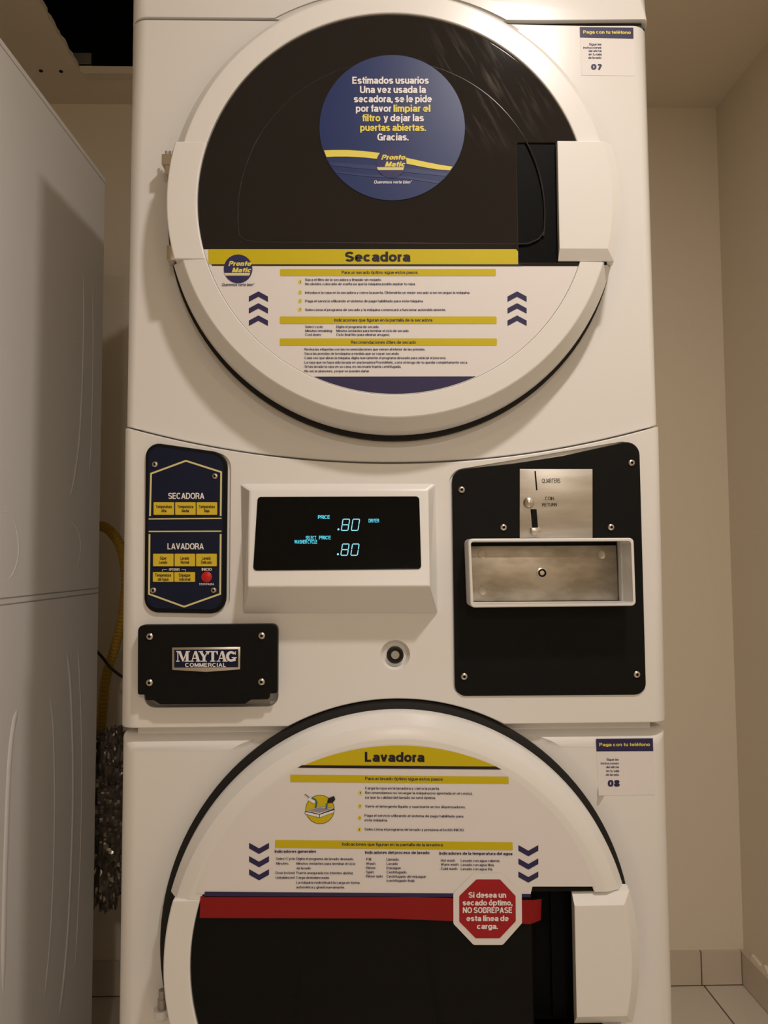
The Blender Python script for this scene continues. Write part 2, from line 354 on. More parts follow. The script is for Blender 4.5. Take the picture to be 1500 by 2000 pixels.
def strip(P, w):
    """one stroke as a strip of left and right points with mitred joins"""
    P = [p for i, p in enumerate(P) if i == 0 or math.hypot(p[0]-P[i-1][0], p[1]-P[i-1][1]) > .4]
    n = len(P); closed = n > 3 and math.hypot(P[0][0]-P[-1][0], P[0][1]-P[-1][1]) < .5; o = []
    for i in range(n):
        a = P[i-1] if i else (P[n-2] if closed else None); d = P[i+1] if i < n-1 else (P[1] if closed else None); p = P[i]
        t = []
        for u, v in ((a, p), (p, d)):
            if u is not None and v is not None:
                L = math.hypot(v[0]-u[0], v[1]-u[1]) or 1; t.append(((v[0]-u[0])/L, (v[1]-u[1])/L))
        nx, ny = -sum(q[1] for q in t), sum(q[0] for q in t); L = math.hypot(nx, ny)
        if L < 1e-6: nx, ny, L = -t[0][1], t[0][0], 1
        nx, ny = nx/L, ny/L; k = w/2/max(.42, abs(nx*-t[0][1]+ny*t[0][0]))
        o.append(((p[0]+nx*k, p[1]+ny*k), (p[0]-nx*k, p[1]-ny*k)))
    return o
def text(lines, plane, bold=.012, shear=0, space=1.0):
    """lines: (string, x0, x1, baseline y, capital height[, baseline rise at x1[, material]]) in pixels, laid on a plane"""
    bm = bmesh.new(); n = plane[1] if isinstance(plane, tuple) else Vector((0, 1, 0)); w = 9+bold*450
    for L in lines:
        s, x0, x1, yb, ch = L[:5]; dy = L[5] if len(L) > 5 else 0; mi = L[6] if len(L) > 6 else 0
        pen = 0; st = []
        for g in s:
            adv, S = glyph(g, w)
            for P in (q_ for P_ in S for q_ in cornered(P_)): st.append([((a[0]+pen+shear*a[1], a[1]), (b_[0]+pen+shear*b_[1], b_[1])) for a, b_ in strip(P, w)])
            pen += adv+(space-1)*40
        xs = [p[0] for q in st for pr in q for p in pr]; lo, hi = min(xs), max(xs); k = ch/100
        for si, q in enumerate(st):
            vv = []; up = Vector((0, -1.5e-5*(si % 4), 0))
            for a, b_ in q:
                vv.append([bm.verts.new(at(x0+(p[0]-lo)/(hi-lo)*(x1-x0), yb+dy*(p[0]-lo)/(hi-lo)-p[1]*k, plane)+up) for p in (a, b_)])
            for u, v in zip(vv, vv[1:]): bm.faces.new((u[0], v[0], v[1], u[1])).material_index = mi
    bm.normal_update()
    for f in bm.faces:
        if f.normal.dot(n) > 0: f.normal_flip()
    me = bpy.data.meshes.new('m'); bm.to_mesh(me); bm.free(); return me
def structure(name, me, m): return prop(link(name, me, m), kind='structure')

# ------------------------------------------------------------------ the room
h0, h1, h2 = atz(75, 0, CEIL), atz(155, 140, CEIL), atz(245, 140, CEIL)
HX0, HX1, HY1, HY0 = h1.x, 0.10, (h1.y+h2.y)/2, h0.y-.25
HXs = h0.x + (h0.x-h1.x)*.25/(h1.y-h0.y)*1.0
T = .014
bm = bmesh.new()
def slab(pts):
    a = [bm.verts.new((x, y, CEIL)) for x, y in pts]; b = [bm.verts.new((x, y, CEIL+T)) for x, y in pts]; n = len(pts)
    bm.faces.new(a); bm.faces.new(b[::-1])
    for i in range(n): bm.faces.new((a[i], a[(i+1) % n], b[(i+1) % n], b[i]))
slab([(WLEFT-.05, HY1), (WRIGHT+.05, HY1), (WRIGHT+.05, WBACK+.05), (WLEFT-.05, WBACK+.05)])
slab([(WLEFT-.05, WFRONT-.05), (WRIGHT+.05, WFRONT-.05), (WRIGHT+.05, HY0), (WLEFT-.05, HY0)])
random.seed(4)
ragged = [(HXs+(HX0-HXs)*k/40+random.uniform(-.0025, .0025), HY0+(HY1-HY0)*k/40) for k in range(41)]
slab([(WLEFT-.05, HY0)]+ragged+[(WLEFT-.05, HY1)])
slab([(HX1, HY0), (WRIGHT+.05, HY0), (WRIGHT+.05, HY1), (HX1, HY1)])
structure('ceiling', mesh(bm), M['ceil'])
bm = bmesh.new()
for lo, hi in (((HXs-.3, HY0-.3, CEIL+T+.5), (HX1+.3, HY1+.3, CEIL+T+.52)), ((HXs-.32, HY0-.3, CEIL+T), (HXs-.3, HY1+.3, CEIL+T+.5)),
               ((HX1+.3, HY0-.3, CEIL+T), (HX1+.32, HY1+.3, CEIL+T+.5)), ((HXs-.3, HY0-.32, CEIL+T), (HX1+.3, HY0-.3, CEIL+T+.5)), ((HXs-.3, HY1+.3, CEIL+T), (HX1+.3, HY1+.32, CEIL+T+.5))):
    bm_box(bm, lo, hi)
structure('ceiling_cavity', mesh(bm), M['void'])
bm = bmesh.new()                                    # taped board edge behind the opening
bm_prism(bm, [(HX0+.01, CEIL-.0035), (HX1, CEIL-.0035), (HX1, CEIL), (HX0+.005, CEIL)], HY1, HY1+.02)
structure('trim_1', mesh(bm), M['ceil'])
structure('floor', box((WLEFT-.05, WFRONT-.05, FLOOR-.05), (WRIGHT+.05, WBACK+.05, FLOOR)), M['tile'])
fl = bpy.data.objects['floor']; j = atz(1375, 1925, FLOOR)
fl.data.materials[0] = floor_mat(j.x-fl.location.x, WBACK-.008-fl.location.y)
structure('wall_back', box((WLEFT-.05, WBACK, FLOOR), (WRIGHT+.05, WBACK+.05, CEIL)), M['wall'])
structure('wall_right', box((WRIGHT, WFRONT, FLOOR), (WRIGHT+.05, WBACK, CEIL)), M['wall'])
structure('wall_left', box((WLEFT-.05, WFRONT, FLOOR), (WLEFT, WBACK, CEIL)), M['wall'])
structure('wall_front', box((WLEFT-.05, WFRONT-.05, FLOOR), (WRIGHT+.05, WFRONT, CEIL)), M['wall'])
def tiles(name, spans, fn, zt):
    bm = bmesh.new()
    for a, b in spans: bm_box(bm, *fn(a+.0018, b-.0018, .0, .010, FLOOR+.002, zt), 0)
    bm_box(bm, *fn(spans[0][0], spans[-1][1], 0, .0065, FLOOR, zt-.001), 1)
    me = bake(mesh(bm), []); o = link(name, me, [M['tile'], M['grout']]); return prop(o, kind='structure')
zt = at(1440, 1858, WBACK-.01).z
jx = at(1370, 1890, WBACK-.01).x
xs = [jx-.33*k for k in range(9, -1, -1)]+[WRIGHT-.010]
tiles('baseboard_back', list(zip(xs, xs[1:])), lambda a, b, y0, y1, z0, z1: ((max(a, WLEFT), WBACK-y1, z0), (b, WBACK-y0, z1)), zt)
ys = [WBACK-.33*k for k in range(12, -1, -1)]
tiles('baseboard_right', list(zip(ys, ys[1:])), lambda a, b, x0, x1, z0, z1: ((WRIGHT-x1, a, z0), (WRIGHT-x0, b, z1)), zt)
bm = bmesh.new(); random.seed(9)                    # crumbling plaster lip above the right skirting
prof = [(WBACK-.05-.02*k, zt+random.uniform(.004, .02)) for k in range(24)]
a = [(y, zt) for y, z in prof]; 
f1 = [bm.verts.new((WRIGHT-.006, y, z)) for y, z in prof]; f0 = [bm.verts.new((WRIGHT-.008, y, zt)) for y, z in prof]
b1 = [bm.verts.new((WRIGHT, y, z+.002)) for y, z in prof]; b0 = [bm.verts.new((WRIGHT, y, zt)) for y, z in prof]
for k in range(len(prof)-1):
    for q in ((f0, f1), (f1, b1), (b1, b0), (b0, f0)): bm.faces.new((q[0][k], q[0][k+1], q[1][k+1], q[1][k]))
bm.faces.new((f0[0], f1[0], b1[0], b0[0])); bm.faces.new((f0[-1], f1[-1], b1[-1], b0[-1]))
structure('trim_2', mesh(bm), M['wall'])
for (px, py) in ((80, 138), (119, 139)):            # empty screw holes in the ceiling board
    p = atz(px, py, CEIL); bm = bmesh.new(); bmesh.ops.create_cone(bm, cap_ends=True, segments=12, radius1=.0045, radius2=.0045, depth=.002, matrix=Matrix.Translation((p.x, p.y, CEIL-.0006)))
    o = structure('ceiling_hole', mesh(bm), M['void'])
p = atz(168, 139, CEIL+.02)
bm = bmesh.new(); bm_box(bm, (p.x-.028, HY1-.004, CEIL+T), (p.x+.024, HY1-.001, CEIL+T+.03)); bm_box(bm, (p.x-.028, HY1-.004, CEIL+T), (p.x+.024, HY1+.06, CEIL+T+.002))
o = link('metal_bracket', mesh(bm), M['galv']); prop(o, label='small grey metal bracket at the back corner of the black ceiling opening', category='bracket')

# ------------------------------------------------------------------ the stacked washer and dryer
HW = .343; DEP = .87; DEPN = .55          # the neighbour is a shallower machine
SEAM = (.118, 1.237)                                 # lowest point and radius of the curved dryer seam
def seam(x, off=0): return SEAM[0]+SEAM[1]+off-math.sqrt(SEAM[1]**2-x*x)
root = empty('stacked_washer_dryer', (0, DEP/2, FLOOR), 'white stacked washer and dryer in the middle with two round doors', 'washing machine')
def fillet(pts, y0, y1, r=.024, bev=.004, cuts=()):
    """panel with generously rounded upright front edges"""
    bm = bmesh.new(); bm_prism(bm, pts, y0, y1)
    es = [e for e in bm.edges if all(abs(v.co.y-y0) < 1e-5 and abs(abs(v.co.x)-HW) < 1e-5 for v in e.verts)]
    bmesh.ops.bevel(bm, geom=es, offset=r, segments=8, profile=.5, affect='EDGES')
    me = bake(mesh(bm), [('bevel', bev, 3, 35)])
    if cuts: me = bake(me, [('cut', c) for c in cuts])
    return me
DZ, WZ = .435, -.4665                                 # heights of the two door centres
def dish(cz): return lathe([(0, -.05), (.309, -.05), (.309, -.0005), (.296, .0068), (0, .0068)], 0, cz, 128)
N = 48
CAPZ = .7035; TOPZ = .765
cap = [(-HW, CAPZ), (.20, CAPZ), (.335, CAPZ+.003), (HW, CAPZ+.001), (HW, TOPZ), (-HW, TOPZ)]
link('top_cap', fillet(cap, -.002, .055, .026, .006, [dish(DZ)]), M['enamel'], root, wn=True)
dp = [(-HW, .7015), (-HW, seam(HW, .0012))]+[(-HW+2*HW*k/N, seam(-HW+2*HW*k/N, .0012)) for k in range(1, N)]+[(HW, seam(HW, .0012)), (HW, .6995), (.26, .6985), (.16, .7000), (.1, .7015)]
link('dryer_panel', fillet(dp, 0, .05, .024, .0035, [dish(DZ)]), M['enamel'], root, wn=True)
WT = at(300, 1433, 0).z; CB = -.2085
wp = [(-HW, WT), (-HW, FLOOR+.03), (HW, FLOOR+.03), (HW, WT)]
link('washer_panel', fillet(wp, 0, .05, .024, .006, [dish(WZ)]), M['enamel'], root, wn=True)
# cabinet: a rear shell with a seam between its upper and lower side panels
SZ = -.063
def cabinet(dep):
    bm = bmesh.new()
    bm_box(bm, (-HW, .05, FLOOR+.025), (HW, dep, SZ-.006)); bm_box(bm, (-HW+.003, .05, SZ-.008), (HW-.003, dep-.003, SZ+.008)); bm_box(bm, (-HW, .05, SZ+.006), (HW, dep, TOPZ-.0095))
    bm_box(bm, (-HW+.002, .05, TOPZ-.011), (HW-.002, dep-.002, TOPZ-.007)); bm_box(bm, (-HW-.001, .05, TOPZ-.0085), (HW+.001, dep, TOPZ))
    bm_box(bm, (-HW, .05, SZ-.0035), (HW, dep, SZ+.0035)); bm_box(bm, (-HW+.02, .014, FLOOR+.05), (HW-.02, .06, .690))
    return mesh(bm)
link('cabinet', cabinet(DEP), M['side'], root)
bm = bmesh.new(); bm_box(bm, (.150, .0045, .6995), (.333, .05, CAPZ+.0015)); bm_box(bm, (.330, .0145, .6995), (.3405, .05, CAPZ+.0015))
link('cap_gap_shade', mesh(bm), M['gasket'], root)  # black strip standing in for the shade in the gap under the cap
for sx in (-1, 1):
    for y in (.06, DEP-.06):
        bm = bmesh.new(); bmesh.ops.create_cone(bm, cap_ends=True, segments=20, radius1=.022, radius2=.016, depth=.03, matrix=Matrix.Translation((sx*.29, y, FLOOR+.015)))
        link('foot', mesh(bm), M['gasket'], root)

# console between the two doors
ntch = []
dx = math.sqrt(.2905**2-(CB-WZ)**2)
a0 = math.atan2(CB-WZ, dx)
for k in range(41):
    a = a0+(math.pi-2*a0)*k/40; ntch.append((.2905*math.cos(a), WZ+.2905*math.sin(a)))
cp = [(HW, CB)]+ntch+[(-HW, CB), (-HW, seam(HW, -.0012))]+[(-HW+2*HW*k/N, seam(-HW+2*HW*k/N, -.0012)) for k in range(1, N)]+[(HW, seam(HW, -.0012))]
CY = -.006
cp = cp[::-1]
pocket = plate(rounded([(272, 1330), (540, 1330), (540, 1386), (272, 1389)], [0, 0, 22, 22]), CY-.02, .012)
lockp = at(772, 1279, CY)
lockdish = lathe([(0, -.05), (.0185, -.05), (.0185, CY), (.0145, CY+.006), (0, CY+.006)], lockp.x, lockp.z, 48)
lips = plate(rounded([(281, 862), (446, 884), (443, 1200), (278, 1197)], [26, 30, 30, 26]), CY-.02, CY+.003)
liprt = plate(rounded([(880, 916), (1252, 853), (1265, 1360), (886, 1363)], [30, 28, 26, 26]), CY-.02, CY+.003)
con = fillet(cp, CY, .05, .024, .006, [pocket, lockdish, lips, liprt])
link('console', con, M['plastic'], root, wn=True)

def hexscrew(px, py, y, parent, r=.0042):
    c = at(px, py, y); bm = bmesh.new()
    bm_lathe(bm, [(r, y), (r*.95, y-.0016), (r*.7, y-.0026), (r*.42, y-.0028)], c.x, c.z, 20, 0)
    bm_lathe(bm, [(r*.42, y-.0028), (r*.40, y-.0010), (0, y-.0010)], c.x, c.z, 6 if False else 20, 1)
    return link('screw', mesh(bm), [M['nickel'], M['black']], parent)

# control panel, left
PY = -.010
cpo = [(284, 862), (444, 885), (441, 1199), (281, 1196)]
ctl = link('control_panel', bake(plate(rounded(cpo, [26, 32, 32, 28]), PY, CY+.003), [('bevel', .002, 3)]), M['black'], root, wn=True)
q = PY-.0006
ov = rounded([(290, 870), (437, 891), (434, 1191), (287, 1188)], [20, 26, 26, 22])
link('overlay', flat([ov], q), M['navy'], ctl)
q -= .0004
ln = line([(293, 1007), (295, 925), (363, 900), (432, 922), (431, 1007)], 3.4)+line([(291, 1013.5), (432, 1012.5)], 2.4)+line([(291, 1038), (432, 1037.5)], 2.4)+line([(292, 1044), (291, 1160), (359.5, 1185), (430, 1160), (431, 1044)], 3.4)
link('outline_print', flat(ln, q), M['cream'], ctl)
for nm, args, bo_ in (('heading_text', ('SECADORA', 328.5, 399, 974.5, 12), .018), ('heading_text', ('LAVADORA', 327, 398, 1073, 12), .018), ('option_text', ('OPCIONES', 330, 351, 1114.5, 4.5), .016), ('start_text', ('INICIO', 394, 414, 1114.5, 5), .016), ('stop_text', ('STOP/PAUSA', 389, 418, 1143, 4), .010)):
    link(nm, text([args], q, bo_), M['white'], ctl)
link('bracket_print', flat(line([(317, 1116), (317.5, 1112.5), (326, 1112)], .9)+line([(355, 1112), (362, 1112.3), (362, 1116)], .9), q), M['white'], ctl)
btn = [(300, 981, 340, 1005.5, 'Temperatura', 'Alta'), (342.3, 981, 382, 1005.5, 'Temperatura', 'Media'), (384, 981, 424, 1005.5, 'Temperatura', 'Baja'),
       (299, 1081.5, 338.7, 1106, 'Súper', 'Lavado'), (341, 1081.5, 381, 1106, 'Lavado', 'Normal'), (383, 1081.5, 423.3, 1106, 'Lavado', 'Delicado'),
       (298.6, 1117.5, 338.7, 1136.3, 'Temperatura', 'del Agua'), (340.5, 1117.5, 380.8, 1136.3, 'Enjuague', 'Adicional')]
def joined(*ms):
    bm = bmesh.new()
    for i, m_ in enumerate(ms):
        k = len(bm.faces); bm.from_mesh(m_); bm.faces.ensure_lookup_table()
        for f in bm.faces[k:]: f.material_index = i
    me = bpy.data.meshes.new('m'); bm.to_mesh(me); bm.free(); return me
for x0, y0, x1, y1, s1, s2 in btn:
    c = (x0+x1)/2; ym = (y0+y1)/2; w1 = {11: 31, 8: 22, 6: 17, 5: 13}[len(s1)]; w2 = {4: 10, 5: 14, 6: 16, 8: 21, 9: 22}[len(s2)]
    link('button', joined(plate(rect(x0, y0, x1, y1, 1), q-.0006, q+.0004), text([(s1, c-w1/2, c+w1/2, ym-.8, 6), (s2, c-w2/2, c+w2/2, ym+7.2, 6)], q-.0009, .014)), [M['yellow2'], M['ink2']], ctl)
c = at(403.8, 1127, q); link('start_button', lathe([(.0066, q+.0004), (.0066, q-.0008), (.006, q-.0012), (0, q-.0012)], c.x, c.z, 32), M['redb'], ctl)['label'] = 'round red start button'
for s in ((303, 907), (420, 930), (300, 1153), (417.5, 1153)): hexscrew(*s, PY, ctl, .0038)

# name plate over the drawer pull, lower left
NY_ = -.020
npo = [(269, 1221), (542, 1219), (541.5, 1354), (525, 1355), (525, 1366), (490, 1367), (478, 1375), (312, 1376), (300, 1368), (284, 1368), (283, 1357), (268.5, 1357)]
nam = link('nameplate', bake(plate(rounded(npo, [12, 12, 4, 2, 3, 0, 3, 3, 0, 3, 2, 4], 5), NY_, CY), [('bevel', .0022, 3)]), M['black'], root, wn=True)
bo = [(336, 1264.5), (469.5, 1263.5), (469, 1307.5), (403, 1312.5), (336, 1308.5)]
link('badge', bake(plate(bo, NY_-.002, NY_+.001), [('bevel', .0005, 2)]), M['nickel'], nam)
link('badge_panel', flat([[(340, 1269), (465.5, 1268), (465.2, 1303.2), (340.3, 1304)]], NY_-.0024), M['navy'], nam)
def stroke(*p): return [tuple(p[i:i+2]) for i in range(0, len(p), 2)]
gl = []                                              # slab-serif capitals, drawn in a 100-high box
def letter(x, w, polys):
    for po in polys: gl.append([(x+u*w/100, 1292.3-v*20.6/100) for u, v in po])
letter(343.5, 28, [stroke(2, 0, 26, 0, 26, 9, 2, 9), stroke(2, 91, 30, 91, 30, 100, 2, 100), stroke(10, 0, 17, 0, 17, 100, 10, 100), stroke(14, 100, 34, 100, 56, 18, 46, 0), stroke(72, 100, 80, 100, 52, 0, 46, 0), stroke(69, 0, 88, 0, 88, 100, 69, 100), stroke(60, 0, 98, 0, 98, 9, 60, 9), stroke(74, 91, 98, 91, 98, 100, 74, 100)])
A = [stroke(0, 0, 34, 0, 34, 9, 0, 9), stroke(54, 0, 100, 0, 100, 9, 54, 9), stroke(13, 4, 21, 4, 52, 100, 42, 100), stroke(63, 4, 90, 4, 62, 100, 40, 100), stroke(26, 27, 72, 27, 72, 36, 28, 36)]
letter(371, 21.5, A)
letter(388, 20.5, [stroke(24, 0, 78, 0, 78, 9, 24, 9), stroke(38, 4, 64, 4, 64, 46, 38, 46), stroke(38, 44, 64, 44, 32, 96, 6, 96), stroke(50, 44, 62, 40, 92, 96, 82, 96), stroke(-2, 91, 42, 91, 42, 100, -2, 100), stroke(66, 91, 102, 91, 102, 100, 66, 100)])
letter(405.5, 20, [stroke(24, 0, 76, 0, 76, 9, 24, 9), stroke(37, 4, 63, 4, 63, 96, 37, 96), stroke(0, 90, 100, 90, 100, 100, 0, 100), stroke(0, 66, 7, 66, 18, 92, 0, 92), stroke(100, 66, 93, 66, 82, 92, 100, 92)])
letter(423, 21.5, A)
gx = lambda r, a: (50+r*math.cos(math.radians(a)), 50+r*1.0*math.sin(math.radians(a)))
G = []
for k in range(16):
    a, b = 35+k*20, 35+(k+1)*20
    ri = lambda t: 22 if 130 < t < 230 else 28 if t < 300 else 30
    G.append([gx(51, a), gx(51, b), gx(ri(b), b), gx(ri(a), a)])
    if b >= 315: break
G += [stroke(55, 34, 104, 34, 104, 43, 55, 43), stroke(72, 6, 94, 6, 94, 40, 72, 40), stroke(88, 66, 95, 66, 95, 98, 88, 98)]
letter(441.5, 20, G)
link('badge_letters', flat(gl, NY_-.0028), M['white'], nam)
link('badge_text', text([('COMMERCIAL', 361.5, 441, 1302.5, 7.6)], NY_-.0028, .02, 0, 1.15), M['white'], nam)
for s in ((293, 1243), (511.5, 1241.5), (292.5, 1333), (511, 1331.5)): hexscrew(*s, NY_-.0005, nam)

# display
A0 = [at(469, 944, CY), at(851, 944, CY), at(855, 1199, CY), at(475, 1199, CY)]
FT, FB = -.012, -.046
A1 = [at(489, 957, FT), at(834, 957, FT), at(839, 1145, FB), at(484, 1146, FB)]
bm = bmesh.new()
b0 = [bm.verts.new((v.x, CY+.004, v.z)) for v in A0]; b0f = [bm.verts.new((v.x, CY-.0002, v.z)) for v in A0]; b1 = [bm.verts.new(v) for v in A1]
bm.faces.new(b0); bm.faces.new(b1)
for a, b in ((b0, b0f), (b0f, b1)):
    for i in range(4): bm.faces.new((a[i], a[(i+1) % 4], b[(i+1) % 4], b[i]))
disp = link('display_housing', bake(mesh(bm), [('bevel', .010, 5, 10)]), M['plastic'], root, wn=True)
n = (A1[1]-A1[0]).cross(A1[3]-A1[0]).normalized()
if n.y < 0: n = -n
P0 = A1[0]
def dpl(o): return (P0-n*o, n)
def tilted(pts, o0, o1):
    bm = bmesh.new(); f = [at(x, y, dpl(o1)) for x, y in pts]; a = [bm.verts.new(v) for v in f]; b = [bm.verts.new(v+n*(o1-o0)) for v in f]
    bm.faces.new(a); bm.faces.new(b[::-1]); m = len(f)
    for i in range(m): bm.faces.new((a[i], b[i], b[(i+1) % m], a[(i+1) % m]))
    return mesh(bm)
link('screen', bake(tilted(rounded([(503, 970), (819, 969), (823, 1111), (494, 1114)], 7), -.004, .0015), [('bevel', .0008, 2)]), mat('screen_glass', (.004, .004, .004), .12, spec=.12), disp, wn=True)
D = []
def seg(x, y, s):                                    # slanted seven-segment digit, top left corner at x, y
    H = 22; W = 13; sl = lambda v: -(v)*3.5/22
    P = {'a': ((1, 0), (W-1, 0)), 'g': ((1, H/2), (W-1, H/2)), 'd': ((1, H), (W-1, H)), 'f': ((0, 1), (0, H/2-1)), 'b': ((W, 1), (W, H/2-1)), 'e': ((0, H/2+1), (0, H-1)), 'c': ((W, H/2+1), (W, H-1))}
    for k in s:
        (u0, v0), (u1, v1) = P[k]; D.extend(line([(x+u0+sl(v0), y+v0), (x+u1+sl(v1), y+v1)], 1.7))
for x_, y_ in ((670, 1014), (669, 1062.5)):
    D.clear(); seg(x_, y_, 'abcdefg'); seg(x_+19.5, y_, 'abcdef'); D.append(circ(x_-9, y_+20, 2, n=12))
    link('price_digits', flat(D, dpl(.0019)), M['glow2'], disp)

for t_ in (('PRICE', 621, 644, 1013.5, 7), ('DRYER', 720, 740.5, 1020.5, 7.2), ('SELECT', 597, 617.5, 1054, 7.2), ('PRICE', 623, 646, 1053.5, 7), ('WASHER CYCLE', 575, 619.5, 1061.8, 7.2)):
    link('lit_word', text([t_], dpl(.0019), .018), M['glow'], disp)

# service lock
y = CY+.006
lk = link('service_lock', lathe([(.0105, y), (.0105, y-.004), (.0095, y-.005), (.0078, y-.005), (.0075, y-.003), (0, y-.003)], lockp.x, lockp.z-.0005, 40), M['gasket'], root)
link('lock_core', lathe([(.0055, y-.003), (.005, y-.0042), (0, y-.0042)], lockp.x, lockp.z-.0005, 24), M['galv'], lk)

# coin panel, right
KY = -.008
kpo = [(883, 918), (1000, 905.5), (1100, 890), (1249, 857), (1262.5, 1357), (889, 1360)]
coin = link('coin_panel', bake(plate(rounded(kpo, [24, 0, 0, 26, 22, 22]), KY, CY+.003), [('bevel', .0012, 2)]), M['black'], root, wn=True)
for s in ((901.5, 956.5), (1233, 904), (983.3, 1030), (1193, 1029.7), (906.5, 1321), (1243.3, 1317)): hexscrew(*s, KY-.0003, coin)
SY = KY-.0015
link('coin_plate', bake(plate(rect(1015, 916, 1157.5, 1051, 1), SY, KY+.0008), [('bevel', .0004, 2)]), M['steel'], coin)
link('coin_slot', flat([[(1043.7, 920), (1046.6, 920), (1049.8, 957.5), (1047, 957.5)]], SY-.0003), M['black'], coin)
link('lever_slot', flat([[(1036, 994.5), (1048, 994.5), (1051, 1032), (1039.5, 1032)]], SY-.0003), M['black'], coin)
link('slot_text', text([('QUARTERS', 1058.5, 1094.5, 943.5, 9)], SY-.0004, .009), M['ink2'], coin)
link('return_text', text([('COIN', 1064.5, 1082, 976.8, 6.6), ('RETURN', 1059, 1088, 989, 6.8)], SY-.0004, .009), M['ink2'], coin)
c = at(1033.5, 981.5, SY-.004)
bm = bmesh.new(); bm_lathe(bm, [(.0068, SY), (.0068, SY-.003), (.0058, SY-.0058), (.003, SY-.0075), (0, SY-.008)], c.x, c.z, 24); link('knob', mesh(bm), M['nickel'], coin)
link('lever_tip', bake(plate([(1037.5, 1030.5), (1056.5, 1030), (1056.5, 1041), (1052, 1045), (1041, 1045), (1037.5, 1042)], SY-.008, SY), [('bevel', .001, 2)]), M['nickel'], coin)
# coin box: a white collar standing off the panel, a steel drawer front set inside it
BY, BI = -.045, .006
outer = [(914, 1052), (1238, 1050.5), (1242.5, 1183.5), (919, 1187)]; inner = [(919.5, 1057.5), (1232.5, 1056), (1237, 1178.5), (924.5, 1181)]
me = bake(plate(rounded(outer, 9), BY, KY+.001), [('bevel', .0016, 3)])
cut = plate(rounded(inner, 6), BY, BI)
bmc = bmesh.new(); bm_prism(bmc, [(p.x, p.z) for p in (at(x, y, BY) for x, y in rounded(inner, 6))], BY-.02, BI+.05)
me = bake(me, [('cut', mesh(bmc))])
cbx = link('coin_box', me, M['plastic'], root, wn=True)
ip = [at(x, y, BY) for x, y in inner]; iy = BI-.004
fp = [(ip[0].x+.0006, ip[0].z-.005), (ip[1].x-.0025, ip[1].z-.005), (ip[2].x-.0025, ip[2].z+.0008), (ip[3].x+.0006, ip[3].z+.0008)]
# cut the opening through panel and console so that the recess is real
hole = prism([(p.x, p.z) for p in ip], BY, BI+.001)
for nm in ('coin_panel', 'console'):
    o = bpy.data.objects[nm]; off = origin(o.parent)
    me = o.data.copy(); me.transform(Matrix.Translation(off)); o.modifiers.clear()
    m2 = bake(me, [('cut', hole.copy())]); mt = o.data.materials[0]
    while len(m2.materials): m2.materials.pop()
    finish(o, m2, None, [mt]); m2.transform(Matrix.Translation(-off)); o.data = m2
    w_ = o.modifiers.new('wn', 'WEIGHTED_NORMAL'); w_.keep_sharp = True; w_.weight = 80
bm = bmesh.new(); lo = (ip[0].x-.004, BY+.03, ip[3].z-.004); hi = (ip[1].x+.004, BI, ip[0].z+.004)
liner = bmesh.new()
xr = max(ip[1].x, ip[2].x)
for a, b in (((ip[0].x-.002, KY, ip[3].z-.002), (ip[0].x+.0004, BI, ip[0].z+.002)), ((min(ip[1].x, ip[2].x)-.0006, KY-.001, ip[3].z-.002), (xr+.004, BI, ip[0].z+.002)),
             ((ip[0].x-.002, KY, ip[0].z-.0003), (xr+.004, BI, ip[0].z+.002)), ((ip[0].x-.002, KY, ip[3].z-.002), (xr+.004, BI, ip[3].z+.0004))): bm_box(liner, a, b)
bm.free(); link('liner', mesh(liner), M['plastic'], cbx)
bm = bmesh.new(); bm_prism(bm, fp, iy, BI+.002); link('drawer_front', bake(mesh(bm), [('bevel', .0008, 2)]), M['stain'], cbx)['label'] = 'stained steel drawer front'
link('drawer_gap', box((ip[0].x, BI-.0005, ip[3].z), (ip[1].x+.001, BI+.001, ip[0].z)), M['black'], cbx)
c = at(1058.5, 1119, iy)
bm = bmesh.new(); bm_lathe(bm, [(.0068, iy), (.0068, iy-.0012), (.0052, iy-.0016)], c.x, c.z, 28, 0); bm_lathe(bm, [(.0052, iy-.0016), (.0048, iy-.0004), (.0032, iy-.0004)], c.x, c.z, 28, 1)
bm_lathe(bm, [(.0032, iy-.0004), (.003, iy-.0016), (0, iy-.0018)], c.x, c.z, 8, 0); link('key_lock', mesh(bm), [M['nickel'], M['black']], cbx)
for s in ((942, 1083.5), (942.5, 1154), (1174, 1084)):
    c = at(*s, iy); link('rivet', lathe([(.0055, iy), (.0052, iy-.0006), (.003, iy-.0002), (0, iy-.0002)], c.x, c.z, 20), M['stain'], cbx)

